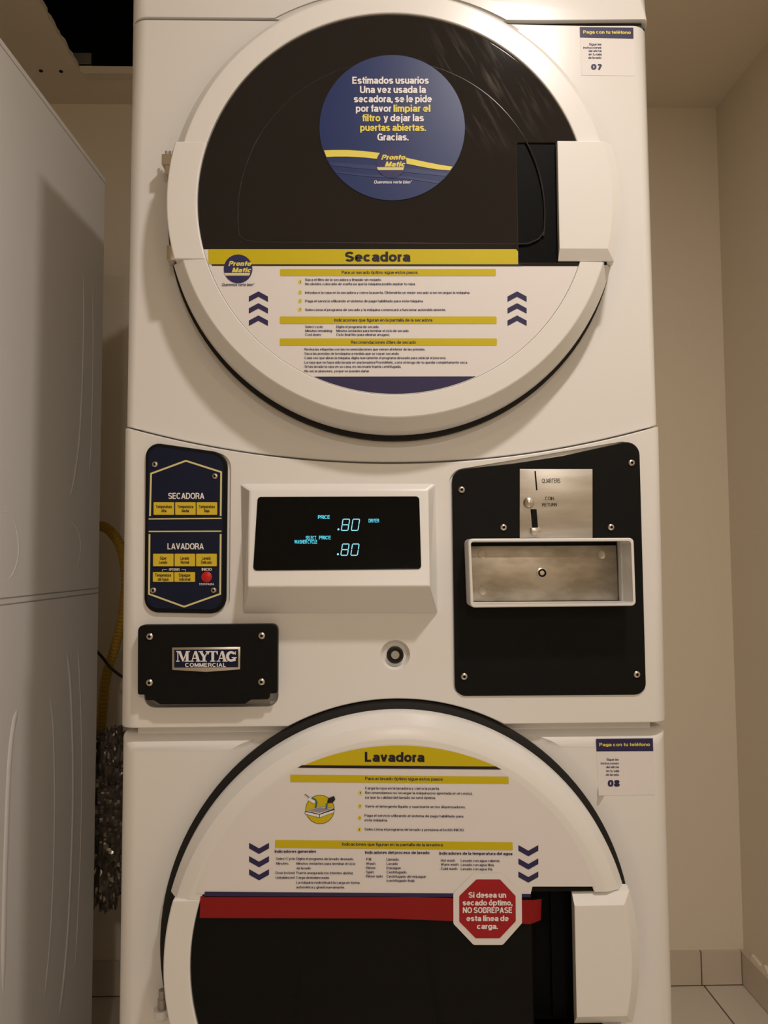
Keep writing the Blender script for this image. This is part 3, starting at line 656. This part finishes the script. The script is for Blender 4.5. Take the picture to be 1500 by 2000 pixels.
# ------------------------------------------------------------------ round doors
def door(name, cz, washer):
    prof = [(.262, -.004), (.2835, -.013), (.2840, -.016), (.2825, -.030), (.2815, -.033), (.268, -.0495), (.2665, -.0503)]
    prof += [(.2540, -.0550), (.2525, -.0552), (.2405, -.0552), (.2395, -.0545)] if washer else [(.2412, -.0512), (.2402, -.0504)]
    yf = prof[-2][1]
    if washer: prof = [(r-.004 if r > .27 else r, y) for r, y in prof]      # a slightly smaller outer edge
    prof += [(.2395, -.036), (.232, -.034), (.232, -.004)]
    ring = lathe(prof, 0, cz, 160, True)
    hh = .0755
    yb = -.060 if washer else -.056
    ring = bake(ring, [('cut', box((.20, -.09, cz-hh), (.32, -.0335, cz+hh))), ('cut', box((-.32, -.09, cz-.0735), (-.20, .01, cz+.0735)))])
    d = link(name, ring, M['plastic'], root, sharp=14 if washer else 20)
    rg = .2885
    # black surround behind the door and the dark inner shell
    link('gasket', lathe([(rg, .0065), (rg, -.0015), (rg-.0035, -.0035), (.236, -.0035), (.236, .0065)], 0, cz, 128, True), M['gasket'], d)
    gy = -.0540 if washer else -.0498
    xn = at(1041, 1860, gy).x if washer else at(1012.5, 400, gy).x                # the finger pocket starts here
    R = .2393
    aN = math.asin(hh/R)
    po = [(R*math.cos(aN+(2*math.pi-2*aN)*k/120), cz+R*math.sin(aN+(2*math.pi-2*aN)*k/120)) for k in range(121)]+[(xn, cz-hh), (xn, cz+hh)]
    g = bake(prism(po, gy, -.036), [('bevel', .0022, 3, 40)])
    dep = .0026 if not washer else .024
    gl_ = glass_mat('smeared_dark_glass' if not washer else 'dark_glass', None if washer else (at(960, 150, gy)-origin(root))[:])
    link('glass', g, gl_, d, 30, True)
    bm = bmesh.new(); z0, z1 = cz-hh, cz+hh
    bm_box(bm, (xn-.002, gy+dep, z0-.002), (.262, gy+dep+.002, z1+.002))
    if washer:
        bm_box(bm, (xn-.002, gy+.0008, z0-.001), (xn, gy+dep, z1+.001)); bm_box(bm, (xn, gy+.0012, z1), (.235, gy+dep, z1+.002)); bm_box(bm, (xn, gy+.0012, z0-.002), (.235, gy+dep, z0))
        bm_box(bm, (xn+.026, gy+dep-.006, z0), (xn+.042, gy+dep, z1))
    link('finger_pocket', mesh(bm), M['pocket'], d)
    # handle: chamfered slab whose outer side follows the door
    xl = at(1091, 400, -.058).x if not washer else at(1124, 1860, -.062).x
    def slab_(ro, xl, top, bot, y, n=16):
        a0, a1 = math.asin((bot-cz)/ro), math.asin((top-cz)/ro)
        return [(xl, top), (xl, bot)]+[(ro*math.cos(a0+(a1-a0)*k/n), cz+ro*math.sin(a0+(a1-a0)*k/n)) for k in range(n+1)]
    yh = -.060 if washer else -.0565
    ch = .013
    h1, h2 = hh-.0007, hh-.0007
    bm = bmesh.new()
    rings = []
    for (ro, xi, t, b, y) in ((.2815, xl+.004, h1, -h2, -.0335), (.2820, xl+.004, h1, -h2, -.037), (.2800, xl, h1-.0005, -h2+.0005, -.050), (.268, xl+.0005, h1-(.001 if not washer else .012), -h2+ch, yh), (.267, xl+.0012, h1-(.002 if not washer else .013), -h2+ch+.001, yh-.0004)):
        rings.append([bm.verts.new((x, y, z)) for x, z in slab_(ro, xi, cz+t, cz+b, y)])
    for a, b in zip(rings, rings[1:]):
        m = len(a)
        for i in range(m): bm.faces.new((a[i], a[(i+1) % m], b[(i+1) % m], b[i]))
    bm.faces.new(rings[0]); bm.faces.new(rings[-1])
    link('handle', mesh(bm), M['plastic'], d, 22, True)
    # hinge cover on the left: same height, flush with the face
    bm = bmesh.new()
    a0, a1 = math.pi-math.asin(.074/.278), math.pi+math.asin(.074/.278)
    def arc(r, a, b, n=20): return [(r*math.cos(a+(b-a)*k/n), cz+r*math.sin(a+(b-a)*k/n)) for k in range(n+1)]
    rr = .2395
    b0_, b1_ = math.pi-math.asin(.074/rr), math.pi+math.asin(.074/rr)
    ro = (.2775 if not washer else .2705)
    a0, a1 = math.pi-math.asin(.074/ro), math.pi+math.asin(.074/ro)
    bm_prism(bm, arc(ro, a0, a1)+arc(rr+.0005, b1_, b0_), yf-.0006, -.030)
    link('hinge_cover', bake(mesh(bm), [('bevel', .0022, 3)]), M['plastic'], d, 30, True)
    return d
dd = door('dryer_door', DZ, False)
wd = door('washer_door', WZ, True)
# raised rim of the dryer window: a circle cut off flat at the bottom
gy = -.0498
rim = [at(x, y, gy-.0002) for x, y in rounded(circ(763, 420, 301, 169.5, 370.5, 60), [0]+[0]*59+[0], 2)]
pxs = circ(764, 420, 300, 172, 368, 60)
pts = pxs+[(1063, 452), (1052, 467), (1032, 476), (1000, 477.5), (800, 475.5), (560, 474), (500, 473.5), (478, 470), (466, 458)]
bm = bmesh.new(); tube_bm(bm, [at(x, y, gy+.0007) for x, y in pts]+[at(*pts[0], gy+.0007)], .0012, 10); link('window_rim', mesh(bm), M['rim'], dd)
# hinge hardware on the left of each door
hp = [at(x, y, -.016) for x, y in ((330, 300), (330, 318), (331, 332))]
bm = bmesh.new()
for dx_ in (-.0035, .001, .0055): tube_bm(bm, [hp[0]+Vector((dx_, 0, .003)), hp[0]+Vector((dx_, 0, -.010))], .0016, 8)
bm_box(bm, (hp[1].x-.0065, -.026, hp[1].z-.007), (hp[1].x+.012, -.008, hp[1].z+.006)); bm_box(bm, (hp[2].x-.003, -.024, hp[2].z-.009), (hp[2].x+.01, -.008, hp[2].z+.003))
link('upper_hinge', mesh(bm), M['nickel'], dd)
lo_, hi_ = at(345, 485, -.016), at(336, 514, -.016)
link('lower_hinge', bake(box((lo_.x-.010, -.026, hi_.z), (lo_.x+.002, -.004, lo_.z)), [('bevel', .001, 2)]), M['nickel'], dd)
a = at(317, 1950, -.012); b = at(314, 1985, -.012); bm = bmesh.new()
tube_bm(bm, [a+Vector((0, 0, .010)), a+Vector((0, 0, .001)), a, Vector((a.x, a.y, b.z+.006))], 0, 14, 0, lambda i: .0044 if i < 2 else .0055); link('hinge_pin', mesh(bm), M['galv'], wd)
bm = bmesh.new(); tube_bm(bm, [Vector((a.x-.001, a.y, b.z+.009)), Vector((a.x-.001, a.y, b.z))], .0088, 18); link('hinge_bushing', mesh(bm), M['plastic'], wd)

# ------------------------------------------------------------------ stickers
def sticker(name, polys, y, m, label, cat='sticker', group=None):
    me = plate(polys, y-.0003, y); o = link(name, me, m); return prop(o, label=label, category=cat, group=group)
CHEV = lambda x, y, w=19, up=True: ([(x-w, y+17), (x, y), (x+w, y+17), (x+w, y+21-2), (x+w, y+20), (x, y+9), (x-w, y+20)] if up else None)
def chev(x, y, w, h, t, up):
    if up: return [(x-w, y+h-t), (x, y), (x+w, y+h-t), (x+w, y+h), (x, y+t), (x-w, y+h)]
    return [(x-w, y), (x, y+h-t), (x+w, y), (x+w, y+t), (x, y+h), (x-w, y+t)]
def emblem(cx, cy, r, pl, parent, k):
    e = link('emblem', flat([circ(cx, cy, r, n=48)], pl), M['blue2'], parent)
    s = r/29.5
    link('emblem_text', text([('Pronto', cx-20*s+k, cx+28*s-.5, cy-6*s, 10*s), ('Matic', cx-13*s+k, cx+28*s-.5, cy+7.5*s, 10*s)], pl-.0002, .035, .25), M['lemon'], e)
    link('emblem_strip', flat([[(cx-29*s+.5, cy+8.5*s), (cx+25*s, cy+8.5*s), (cx+23*s, cy+14*s), (cx-26*s, cy+14*s)]], pl-.0002), M['cream'], e)
    return e
# the big round notice on the dryer glass
y = gy-.0012
SR = sticker('round_notice', circ(766, 249.3, 142, n=96), gy-.0004, M['blue'], 'round blue notice with white and yellow lettering on the upper dark glass')
pl = y+.0007
pl = gy-.0010
def on_circle(px): return px
up_ = [(632.5, 293.8), (650, 293), (680, 293), (710, 295), (740, 298.5), (770, 303.5), (800, 309.5), (830, 316), (860, 322), (884, 325.5)]
dn_ = [(880.5, 333.5), (855, 331), (828, 326.5), (798, 320.5), (768, 315), (740, 310.5), (710, 307.5), (680, 305.8), (655, 305.8), (637, 307)]
lowp = [(637, 308.5), (655, 307.5), (680, 307.3), (710, 309), (740, 312), (768, 316.5), (798, 322), (828, 328), (855, 332.5), (879.5, 335)]
def clip(P, r=140.5): return [(x, y) if math.hypot(x-766, y-249.3) < r else (766+(x-766)*r/math.hypot(x-766, y-249.3), 249.3+(y-249.3)*r/math.hypot(x-766, y-249.3)) for x, y in P]
link('wave_print', flat([clip(P) for P in [[(640, 318), (700, 321), (760, 325), (820, 331), (876, 341), (872, 346), (810, 338), (740, 332), (690, 328), (643, 325)],
                         [(650, 337), (720, 341), (800, 345), (862, 358), (858, 362), (800, 350), (720, 345), (652.5, 341)]]], pl), M['wave'], SR)
link('stripe', flat([clip(up_+dn_)], pl-.0001), M['lemon'], SR)
link('notice_text', text([('Estimados usuarios', 688, 837.5, 163.8, 14, 0, 0), ('Una vez usada la', 703, 832, 181.8, 14, 0, 0), ('secadora, se le pide', 691, 843.5, 200, 14, 0, 0),
    ('por favor', 695, 764, 218.5, 14, 0, 0), ('limpiar el', 768.5, 840.5, 218.5, 14, 0, 1), ('filtro', 707.5, 743, 237, 14, 0, 1), ('y dejar las', 749, 828, 237, 14, 0, 0),
    ('puertas abiertas.', 703.5, 832, 256, 14, 0, 1), ('Gracias.', 737, 798, 274.5, 14, 0, 0)], pl-.0002, .022), [M['white'], M['lemon']], SR)
emblem(764.5, 318, 29.5, pl-.0003, SR, 0)
link('slogan', text([('Queremos verte bien*', 730.5, 804.5, 358.5, 6.2)], pl-.0002, .012, .2), M['white'], SR)

# instruction sheet on the dryer door
zA, zB = at(1100, 520, gy).z-DZ, at(420, 487, gy).z-DZ
RS = .2397
low = wcirc(RS, 0, DZ, gy, math.degrees(math.asin(zA/RS)), -180-math.degrees(math.asin(zB/RS)), 80)
IS = sticker('instruction_sheet', low+[(407, 487), (1006, 486.5), (1011.5, 491), (1012, 520)], gy, M['paper'], 'white half-round instruction sheet headed Secadora on the upper door')
pl = gy-.0006
link('heading_band', flat([rounded([(406.5, 486.5), (1010.5, 486.5), (1012, 516), (407.5, 516)], [4, 5, 0, 0], 4)], pl), M['yellow'], IS)
link('heading_rule', flat([[(413, 516), (1014, 516), (1020, 520), (414, 519)]], pl), M['ink2'], IS)
link('heading_text', text([('Secadora', 674, 802, 511, 19.5)], pl-.0002, .028), M['ink2'], IS)
for (x0, y0, x1, y1) in ((547, 525.5, 968.5, 539), (546.5, 618, 970, 632.5), (546.5, 661, 970.5, 675)):
    link('section_band', flat([rect(x0, y0, x1, y1, 2)], pl), M['yellow'], IS)
B = .012
link('body_text', text([('Para un secado óptimo sigue estos pasos', 667.5, 816, 534.8, 6), ('Indicaciones que figuran en la pantalla de la secadora', 653, 844.5, 628, 6), ('Recomendaciones útiles de secado', 685.5, 812.5, 671.3, 6),
    ('Saca el filtro de la secadora y límpialo sin mojarlo.', 596, 745, 548.3, 4.6), ('No olvides colocarlo de vuelta ya que la máquina podría aspirar tu ropa.', 596, 811.5, 556.6, 4.6),
    ('Introduce la ropa en la secadora y cierra la puerta. Obtendrás un mejor secado si no recargas la máquina.', 596, 918, 573.5, 4.6),
    ('Paga el servicio utilizando el sistema de pago habilitado para esta máquina.', 596, 827, 590, 4.6),
    ('Selecciona el programa de secado y la máquina comenzará a funcionar automáticamente.', 596, 871, 607, 4.6),
    ('· Select cycle:', 593.5, 631, 640.3, 4.6), ('· Minutes remaining:', 593.5, 649.5, 648, 4.6), ('· Cool down:', 593.5, 627.5, 655.6, 4.6),
    ('Digita el programa de secado.', 657, 740.5, 640.3, 4.6), ('Minutos restantes para terminar el ciclo de secado.', 657, 799, 648, 4.6), ('Ciclo final frío (para eliminar arrugas).', 657, 761.5, 655.6, 4.6),
    ('· Revisa las etiquetas con las recomendaciones que vienen al interior de las prendas.', 592, 830.5, 684.2, 4.6), ('· Saca las prendas de la máquina a medida que se vayan secando.', 592, 780, 692.6, 4.6),
    ('· Cada vez que abras la máquina, digita nuevamente el programa deseado para reiniciar el proceso.', 592, 871.5, 701, 4.6),
    ('· La ropa que no haya sido lavada en una lavadora ProntoMatic, corre el riesgo de no quedar completamente seca.', 592, 913.5, 709.8, 4.6),
    ('· Si has lavado la ropa en su casa, es necesario traerla centrifugada.', 592, 783.5, 718, 4.6), ('· No secar plumones, ya que se pueden dañar.', 592, 722, 726.8, 4.6)], pl-.0002, B), M['ink'], IS)
link('bullet', flat([circ(586, yy, 4.2, n=20) for yy in (550.3, 571, 587.5, 604)], pl), M['lemon'], IS)
link('bullet_number', text([(str(i+1), 584.8, 587.3, yy+2, 4) for i, yy in enumerate((550.3, 571, 587.5, 604))], pl-.0002, B), M['ink2'], IS)
for x in (504.7, 1010):
    for yy in (569, 592, 616): link('arrow', flat([chev(x, yy, 18.7, 20.5, 10.5, True)], pl), M['ink'], IS)
zF = at(765, 735.5, gy).z-DZ; tF = math.degrees(math.asin(zF/(RS-.001)))
link('footer_band', flat([wcirc(RS-.001, 0, DZ, pl, tF, -180-tF, 40)], pl), M['ink'], IS)
emblem(465, 525, 28, pl-.0002, IS, 0)
link('slogan', text([('Queremos verte bien*', 433.5, 497, 558.5, 5.6)], pl-.0002, .012, .2), M['ink'], IS)

# instruction sheet on the washer door
wy = -.0553
cxx, cyy, r_ = 775, 1862, 410
aa = math.degrees(math.asin((cyy-1747)/r_))
IW = sticker('instruction_sheet', [(400, 1752)][:0]+circ(cxx, cyy, r_, 180+aa+.4, 360-aa-8.2, 80)+[(1165, 1731.5), (1040, 1731.5), (1036, 1747), (400, 1747)], wy, M['paper'], 'white half-round instruction sheet headed Lavadora on the lower door')
pl = wy-.0006
R2 = 462; c2 = 1455+R2+1
t0 = math.degrees(math.asin((c2-1498)/R2))
arc_ = circ(779, c2, R2, 180+t0, 360-t0+.3, 60)
a2 = [(x, y) for x, y in arc_]
link('heading_band', flat([a2], pl), M['yellow'], IW)
link('heading_rule', flat([[(590, 1494.5), (968, 1497), (980, 1503), (581, 1499.5)]], pl-.0001), M['ink2'], IW)
link('heading_text', text([('Lavadora', 712.5, 829.5, 1488, 19.5, .5)], pl-.0002, .028), M['ink2'], IW)
link('section_band', flat([[(567, 1513), (993, 1517), (993.5, 1531), (567, 1527.5)]], pl), M['yellow'], IW)
link('section_band', flat([[(537.5, 1640.5), (1001, 1645), (1001.5, 1660.5), (537, 1656)]], pl), M['yellow'], IW)
link('body_text', text([('Para un lavado óptimo sigue estos pasos', 713, 865, 1523.3, 6, 1.6), ('Indicaciones que figuran en la pantalla de la lavadora', 668, 865, 1651.5, 6, 1.6),
    ('Carga la ropa en la lavadora y cierra la puerta.', 713, 858.5, 1541.5, 4.8, 1), ('Recomendamos no recargar la máquina (no apretada en el cesto),', 713, 922.5, 1550.5, 4.8, 1.6), ('ya que la calidad del lavado no será óptima.', 713, 851, 1559.5, 4.8, 1),
    ('Vierte el detergente líquido y suavizante en los dispensadores.', 713, 909.5, 1577, 4.8, 1.6), ('Paga el servicio utilizando el sistema de pago habilitado para', 712, 905, 1595, 4.8, 1.6), ('esta máquina.', 712, 757, 1603.8, 4.8, .4), ('Selecciona el programa de lavado y presiona el botón INICIO.', 712, 907, 1621.8, 4.8, 1.6),
    ('· Select Cycle:', 536.5, 577, 1679.5, 4.8), ('Digita el programa de lavado deseado.', 579, 691, 1679.5, 4.8, .6), ('· Minutes:', 536.5, 564, 1688.6, 4.8), ('Minutos restantes para terminar el ciclo', 579, 694, 1688.7, 4.8, .6), ('de lavado.', 579, 608, 1698, 4.8),
    ('· Door locked:', 535.5, 576, 1707, 4.8), ('Puerta asegurada (no intentes abrirla).', 579, 690.5, 1707, 4.8, .6), ('· Unbalanced:', 535.5, 576, 1716.3, 4.8), ('Carga desbalanceada.', 578.5, 643.5, 1716.3, 4.8, .3), ('La máquina redistribuirá la carga en forma', 578.5, 702.5, 1725.8, 4.8, .6), ('automática y girará nuevamente.', 578.5, 673.5, 1735, 4.8, .4),
    ('· Fill:', 712, 726, 1680.5, 4.8), ('· Wash:', 712, 734, 1689, 4.8), ('· Rinse:', 712, 734, 1697.3, 4.8), ('· Spin:', 712, 731, 1705.6, 4.8), ('· Rinse spin:', 712, 748, 1713.6, 4.8), ('Llenado.', 755, 780, 1680.8, 4.8), ('Lavado.', 755, 778, 1689.2, 4.8), ('Enjuague.', 755, 784, 1697.6, 4.8), ('Centrifugado.', 755, 795, 1705.8, 4.8), ('Centrifugado del enjuague', 755, 832, 1714, 4.8, .4), ('(centrifugado final).', 755, 810.5, 1722.2, 4.8, .2),
    ('· Hot wash:', 858, 889.5, 1683, 4.8), ('· Warm wash:', 858, 896.5, 1690.8, 4.8), ('· Cold wash:', 858, 894, 1699, 4.8), ('Lavado con agua caliente.', 900, 977, 1683.2, 4.8, .5), ('Lavado con agua tibia.', 900, 965.5, 1691.2, 4.8, .5), ('Lavado con agua fría.', 900, 962.5, 1699.3, 4.8, .5)], pl-.0002, B), M['ink'], IW)
for t_ in (('Indicadores generales', 536.5, 617.5, 1665.5, 5.6), ('Indicadores del proceso de lavado', 713, 839, 1667.5, 5.6, .6), ('Indicadores de la temperatura del agua', 858, 1001, 1669.2, 5.6, .8)):
    link('column_heading', text([t_], pl-.0002, .022), M['ink'], IW)
link('bullet', flat([circ(x, yy, 4.2, n=20) for x, yy in ((703.5, 1548.5), (703, 1574.5), (702.5, 1597.5), (702, 1620))], pl), M['lemon'], IW)
link('bullet_number', text([(str(i+1), x-1.3, x+1.3, yy+2, 4) for i, (x, yy) in enumerate(((703.5, 1548.5), (703, 1574.5), (702.5, 1597.5), (702, 1620)))], pl-.0002, B), M['ink2'], IW)
for x, off in ((506, 0), (1032, 4.5)):
    for yy in (1646, 1672, 1697.5): link('arrow', flat([chev(x, yy+off, 19.5, 22, 11, False)], pl), M['ink'], IW)
link('footer_band', flat([[(400, 1741.5), (1036, 1746), (1036, 1752), (398, 1752)]], pl), M['ink'], IW)
# picture of a detergent drawer
ic = link('drawer_picture', flat([circ(625, 1581, 28.3, n=48), circ(625, 1581, 27.3, n=48),
    [(595.5, 1584.5), (625, 1574), (652.5, 1579), (652.5, 1586.5), (624, 1597.5), (595.5, 1590)], [(597.5, 1583.8), (625, 1574.8), (651.5, 1579.3), (624, 1589.5)],
    [(599, 1583.4), (625, 1576), (649, 1579.8), (624, 1587.7)], [(596.5, 1585.5), (623.3, 1591), (623.3, 1596.3), (596.5, 1589.6)], [(624.8, 1591), (652, 1582), (652, 1586), (624.8, 1596.3)]], pl),
    [M['ink2'], M['yellow'], M['ink2'], M['white'], M['grey'], M['white'], M['white']], IW)
for i, p_ in enumerate(ic.data.polygons):
    p_.material_index = i
    for vi in p_.vertices: ic.data.vertices[vi].co.y -= .00005*i
link('bottle_picture', flat(line([(595.5, 1551.5), (606, 1559)], 1.4)+[rounded([(601, 1562), (605.5, 1556.5), (618, 1564.5), (613, 1569.5)], 2, 3)]+line([(609, 1559), (616, 1562), (618.5, 1568), (616.5, 1577)], 3.4)+
    [rounded([(638.5, 1569), (641, 1559), (652.5, 1554.5), (655, 1561.5), (650, 1567.5)], 1.5, 3)]+line([(638.5, 1570), (637.5, 1579)], 3.4), pl-.0006,
    [1, 0]+[2]*3+[1, 2]), [M['white'], M['ink2'], M['teal']], IW)

# red tape below the sheet, its right end bent into the finger pocket
ty = wy-.0006
bm = bmesh.new()
P1 = [at(391, 1750, ty), at(1022, 1755, ty), at(1022, 1806, ty), at(390, 1793, ty)]
P1 = [at(391.5, 1750.5, ty), at(760, 1751, ty), at(1040, 1758, ty), at(1036, 1805, ty), at(760, 1794, ty), at(390, 1793, ty)]
e0, e1 = at(1058, 1756, ty+.009), at(1056, 1797, ty+.009)
for off, s in ((0, 0), (.0002, 1)):
    vv = [bm.verts.new(v+Vector((0, off, 0))) for v in P1+[e1, e0]]
    bm.faces.new([vv[0], vv[1], vv[4], vv[5]]); bm.faces.new([vv[1], vv[2], vv[3], vv[4]]); bm.faces.new([vv[2], vv[7], vv[6], vv[3]])
o = link('tape_strip', mesh(bm), M['red']); prop(o, label='long red tape strip across the lower door glass', category='tape')
# octagonal warning
oy = ty-.0006
def octo(cx, cy, rx, k=.42): return [(cx-rx*k, cy-rx), (cx+rx*k, cy-rx), (cx+rx, cy-rx*k), (cx+rx, cy+rx*k), (cx+rx*k, cy+rx), (cx-rx*k, cy+rx), (cx-rx, cy+rx*k), (cx-rx, cy-rx*k)]
oc = [(925, 1706), (980, 1706), (1019, 1745), (1019.5, 1803), (982, 1845.5), (925, 1845.5), (885.5, 1804), (885.5, 1745)]
oi = [(930.5, 1717.5), (976.5, 1717.5), (1007, 1750), (1007.5, 1799), (976, 1832.5), (929, 1832.5), (897, 1800), (897, 1750)]
OC = sticker('warning_sticker', rounded(oc, 6, 3), oy, M['paper'], 'octagonal red stop-sign sticker over the red tape', 'sticker')
link('red_field', flat([rounded(oi, 4, 3)], oy-.0006), M['red2'], OC)
link('warning_text', text([('Si desea un', 915, 988.5, 1753.5, 11), ('secado óptimo,', 903.5, 1001, 1768.5, 11), ('NO SOBREPASE', 904, 1000, 1783.3, 11.5), ('esta línea de', 911, 993.5, 1799, 11), ('carga.', 931.5, 972.5, 1814.5, 11)], oy-.0009, .024), M['white'], OC)

# payment labels (their square codes are left blank)
def paylabel(ox, oy_, quad, num, label):
    PL = sticker('payment_label', quad['b'], 0, M['paper'], label, 'sticker')
    q = -.0006
    link('band', flat([quad['t']], q), M['ink'], PL)
    link('band_text', text([('Paga con tu teléfono', *quad['tt'])], q-.0002, .02, 0, 1.05), M['lemon'], PL)
    link('small_text', text([(s, quad['r']-wd_+quad['sk']*i*.4, quad['r']+quad['sk']*i*.4, quad['y']+quad['dy']*i, 4.4) for i, (s, wd_) in enumerate((('Sigue las', 24), ('instrucciones', 35.5), ('del afiche', 25.5), ('en tu sala', 25.5), ('de lavado.', 26.5)))], q, B), M['ink'], PL)
    link('number_text', text([(num, *quad['n'])], q, .04), M['ink'], PL)
    return PL
paylabel(0, 0, dict(b=[(1132.5, 52), (1238, 54), (1240, 148), (1135.5, 147)], t=[(1132.5, 52.5), (1237, 54), (1237.3, 75.5), (1133, 73)], tt=(1139, 1232, 65.5, 6.4, 1), r=1174.5, y=88.5, dy=6.5, sk=.6, n=(1154.5, 1176, 136, 11)), '07', 'small payment label numbered 07 at the top right corner of the dryer')
paylabel(0, 0, dict(b=[(1164, 1443), (1276, 1441), (1279, 1552), (1169, 1554)], t=[(1164, 1443), (1275, 1442), (1276, 1467), (1165, 1467.5)], tt=(1170.5, 1269.5, 1457.5, 6.4, -.5), r=1208.5, y=1485.5, dy=7.4, sk=.8, n=(1187, 1210.5, 1536.5, 13)), '08', 'small payment label numbered 08 beside the top of the washer door')

# ------------------------------------------------------------------ the neighbouring machine, seen from the side
def children(o): return [c for c in COL.objects if c.parent is o]
tops = [(205, 350), (0, 75)]
tz = [atz(x, y, TOPZ) for x, y in tops]
dv = (tz[0]-tz[1]); ang = math.atan2(dv.x, dv.y)       # its side runs along this line
def copy_tree(o, parent=None):
    c = o.copy(); COL.objects.link(c); c.parent = parent
    for ch in children(o): copy_tree(ch, c)
    return c
nb = copy_tree(root)
R_ = Matrix.Rotation(-ang, 3, 'Z'); back = Vector((tz[0].x, tz[0].y, 0))
off = R_ @ Vector((HW, DEPN-DEP/2, 0))
nb.location = (back.x-off.x, back.y-off.y, FLOOR); nb.rotation_euler = (0, 0, -ang)
nb['label'] = 'white machine at the left edge, seen from its side'
for ch in children(nb):
    if ch.name.startswith('cabinet'):
        me = cabinet(DEPN); me.transform(Matrix.Translation(-origin(root))); ch.data = me; finish(ch, me, None, [M['side']])
    elif ch.name.startswith('foot') and ch.data.vertices[0].co.y > 0: ch.location.y -= DEP-DEPN
# pressed ribs on its side panel
inv = Matrix.Translation(nb.location) @ Matrix.Rotation(-ang, 4, 'Z'); sn = R_ @ Vector((1, 0, 0)); spl = (back, sn)
bm = bmesh.new()
def rib(pts, r):
    P = [at(x, y, spl) for x, y in catmull([(x, y, 0) for x, y in pts], 8) for x, y in [(x, y)]] if False else [at(v.x, v.y, spl) for v in catmull([(x, y, 0) for x, y in pts], 8)]
    m_ = len(P)-1; tp = lambda i: r*min(1, .25+.75*min(i, m_-i)/5)
    tube_bm(bm, [p-sn*(r*.86+(r-tp(i))*.12) for i, p in enumerate(P)], r, 24, 0, lambda i: r*(.86+.14*min(1, min(i, m_-i)/6)))
rib([(163, 500), (164, 620), (161, 750), (155, 860), (146, 930), (134, 988)], .008)
rib([(180, 520), (182, 640), (181, 760), (178, 870), (172, 970)], .006)
rib([(2, 998), (18, 1003), (30, 1025), (36, 1060), (35, 1090), (26, 1120), (12, 1135)], .004)
rib([(128, 1017), (140, 1018), (152, 1035), (158, 1065), (154, 1095), (146, 1120)], .004)
rib([(36, 1380), (26, 1420), (18, 1500), (12, 1650), (8, 1800), (6, 1990)], .014)
rib([(128, 1250), (138, 1340), (143, 1500), (141, 1640), (134, 1800), (124, 1920), (112, 2010)], .010)
rib([(150, 1240), (156, 1330), (160, 1480), (158, 1640), (152, 1800), (144, 1930)], .006)
rib([(95, 1340), (104, 1420), (107, 1560), (104, 1720), (96, 1860), (82, 1990)], .006)
me = mesh(bm); me.transform(inv.inverted())
sp = bpy.data.objects.new('pressed_ribs', me); COL.objects.link(sp); sp.parent = nb
finish(sp, me, None, [M['side']])

# ------------------------------------------------------------------ things in the gap behind the machines
GY = .80
bm = bmesh.new()
path = catmull([at(168, 1030, GY), at(200, 1028, GY), at(222, 1045, GY), at(238, 1075, GY), at(246, 1130, GY), at(240, 1200, GY), at(226, 1260, GY), at(208, 1320, GY), at(200, 1390, GY), at(196, 1450, GY), at(186, 1520, GY)], 26)
tube_bm(bm, path, .011, 12, 0, lambda i: .0105+.0016*(i % 3 == 0))
o = link('gas_hose', mesh(bm), M['hose']); prop(o, label='yellow corrugated hose in the dark gap left of the machine', category='hose')
bm = bmesh.new(); tube_bm(bm, catmull([at(180, 1262, .72), at(200, 1284, .72), at(216, 1304, .72), at(240, 1322, .72), at(270, 1333, .72)], 8), .0032, 8)
o = link('power_cable', mesh(bm), M['cable']); prop(o, label='thin black cable drooping across the dark gap', category='cable')
random.seed(2)
bm = bmesh.new(); bmesh.ops.create_uvsphere(bm, u_segments=110, v_segments=150, radius=1)
from mathutils import noise
cw = at(211, 1590, .68); 
for v in bm.verts:
    c_ = v.co.copy(); d = 1+.22*noise.noise(c_*3.1)+.16*noise.noise(c_*7.7)+.10*noise.noise(c_*17)+.06*abs(noise.noise(c_*34))+.03*noise.noise(c_*70)
    v.co = Vector((cw.x+c_.x*.085*d, cw.y+c_.y*.085*d, cw.z+c_.z*.165*d))
o = link('bubble_wrap', mesh(bm), M['wrap'], None, 12); prop(o, label='crumpled shiny bubble wrap stuffed in the gap between the machines', category='packaging')
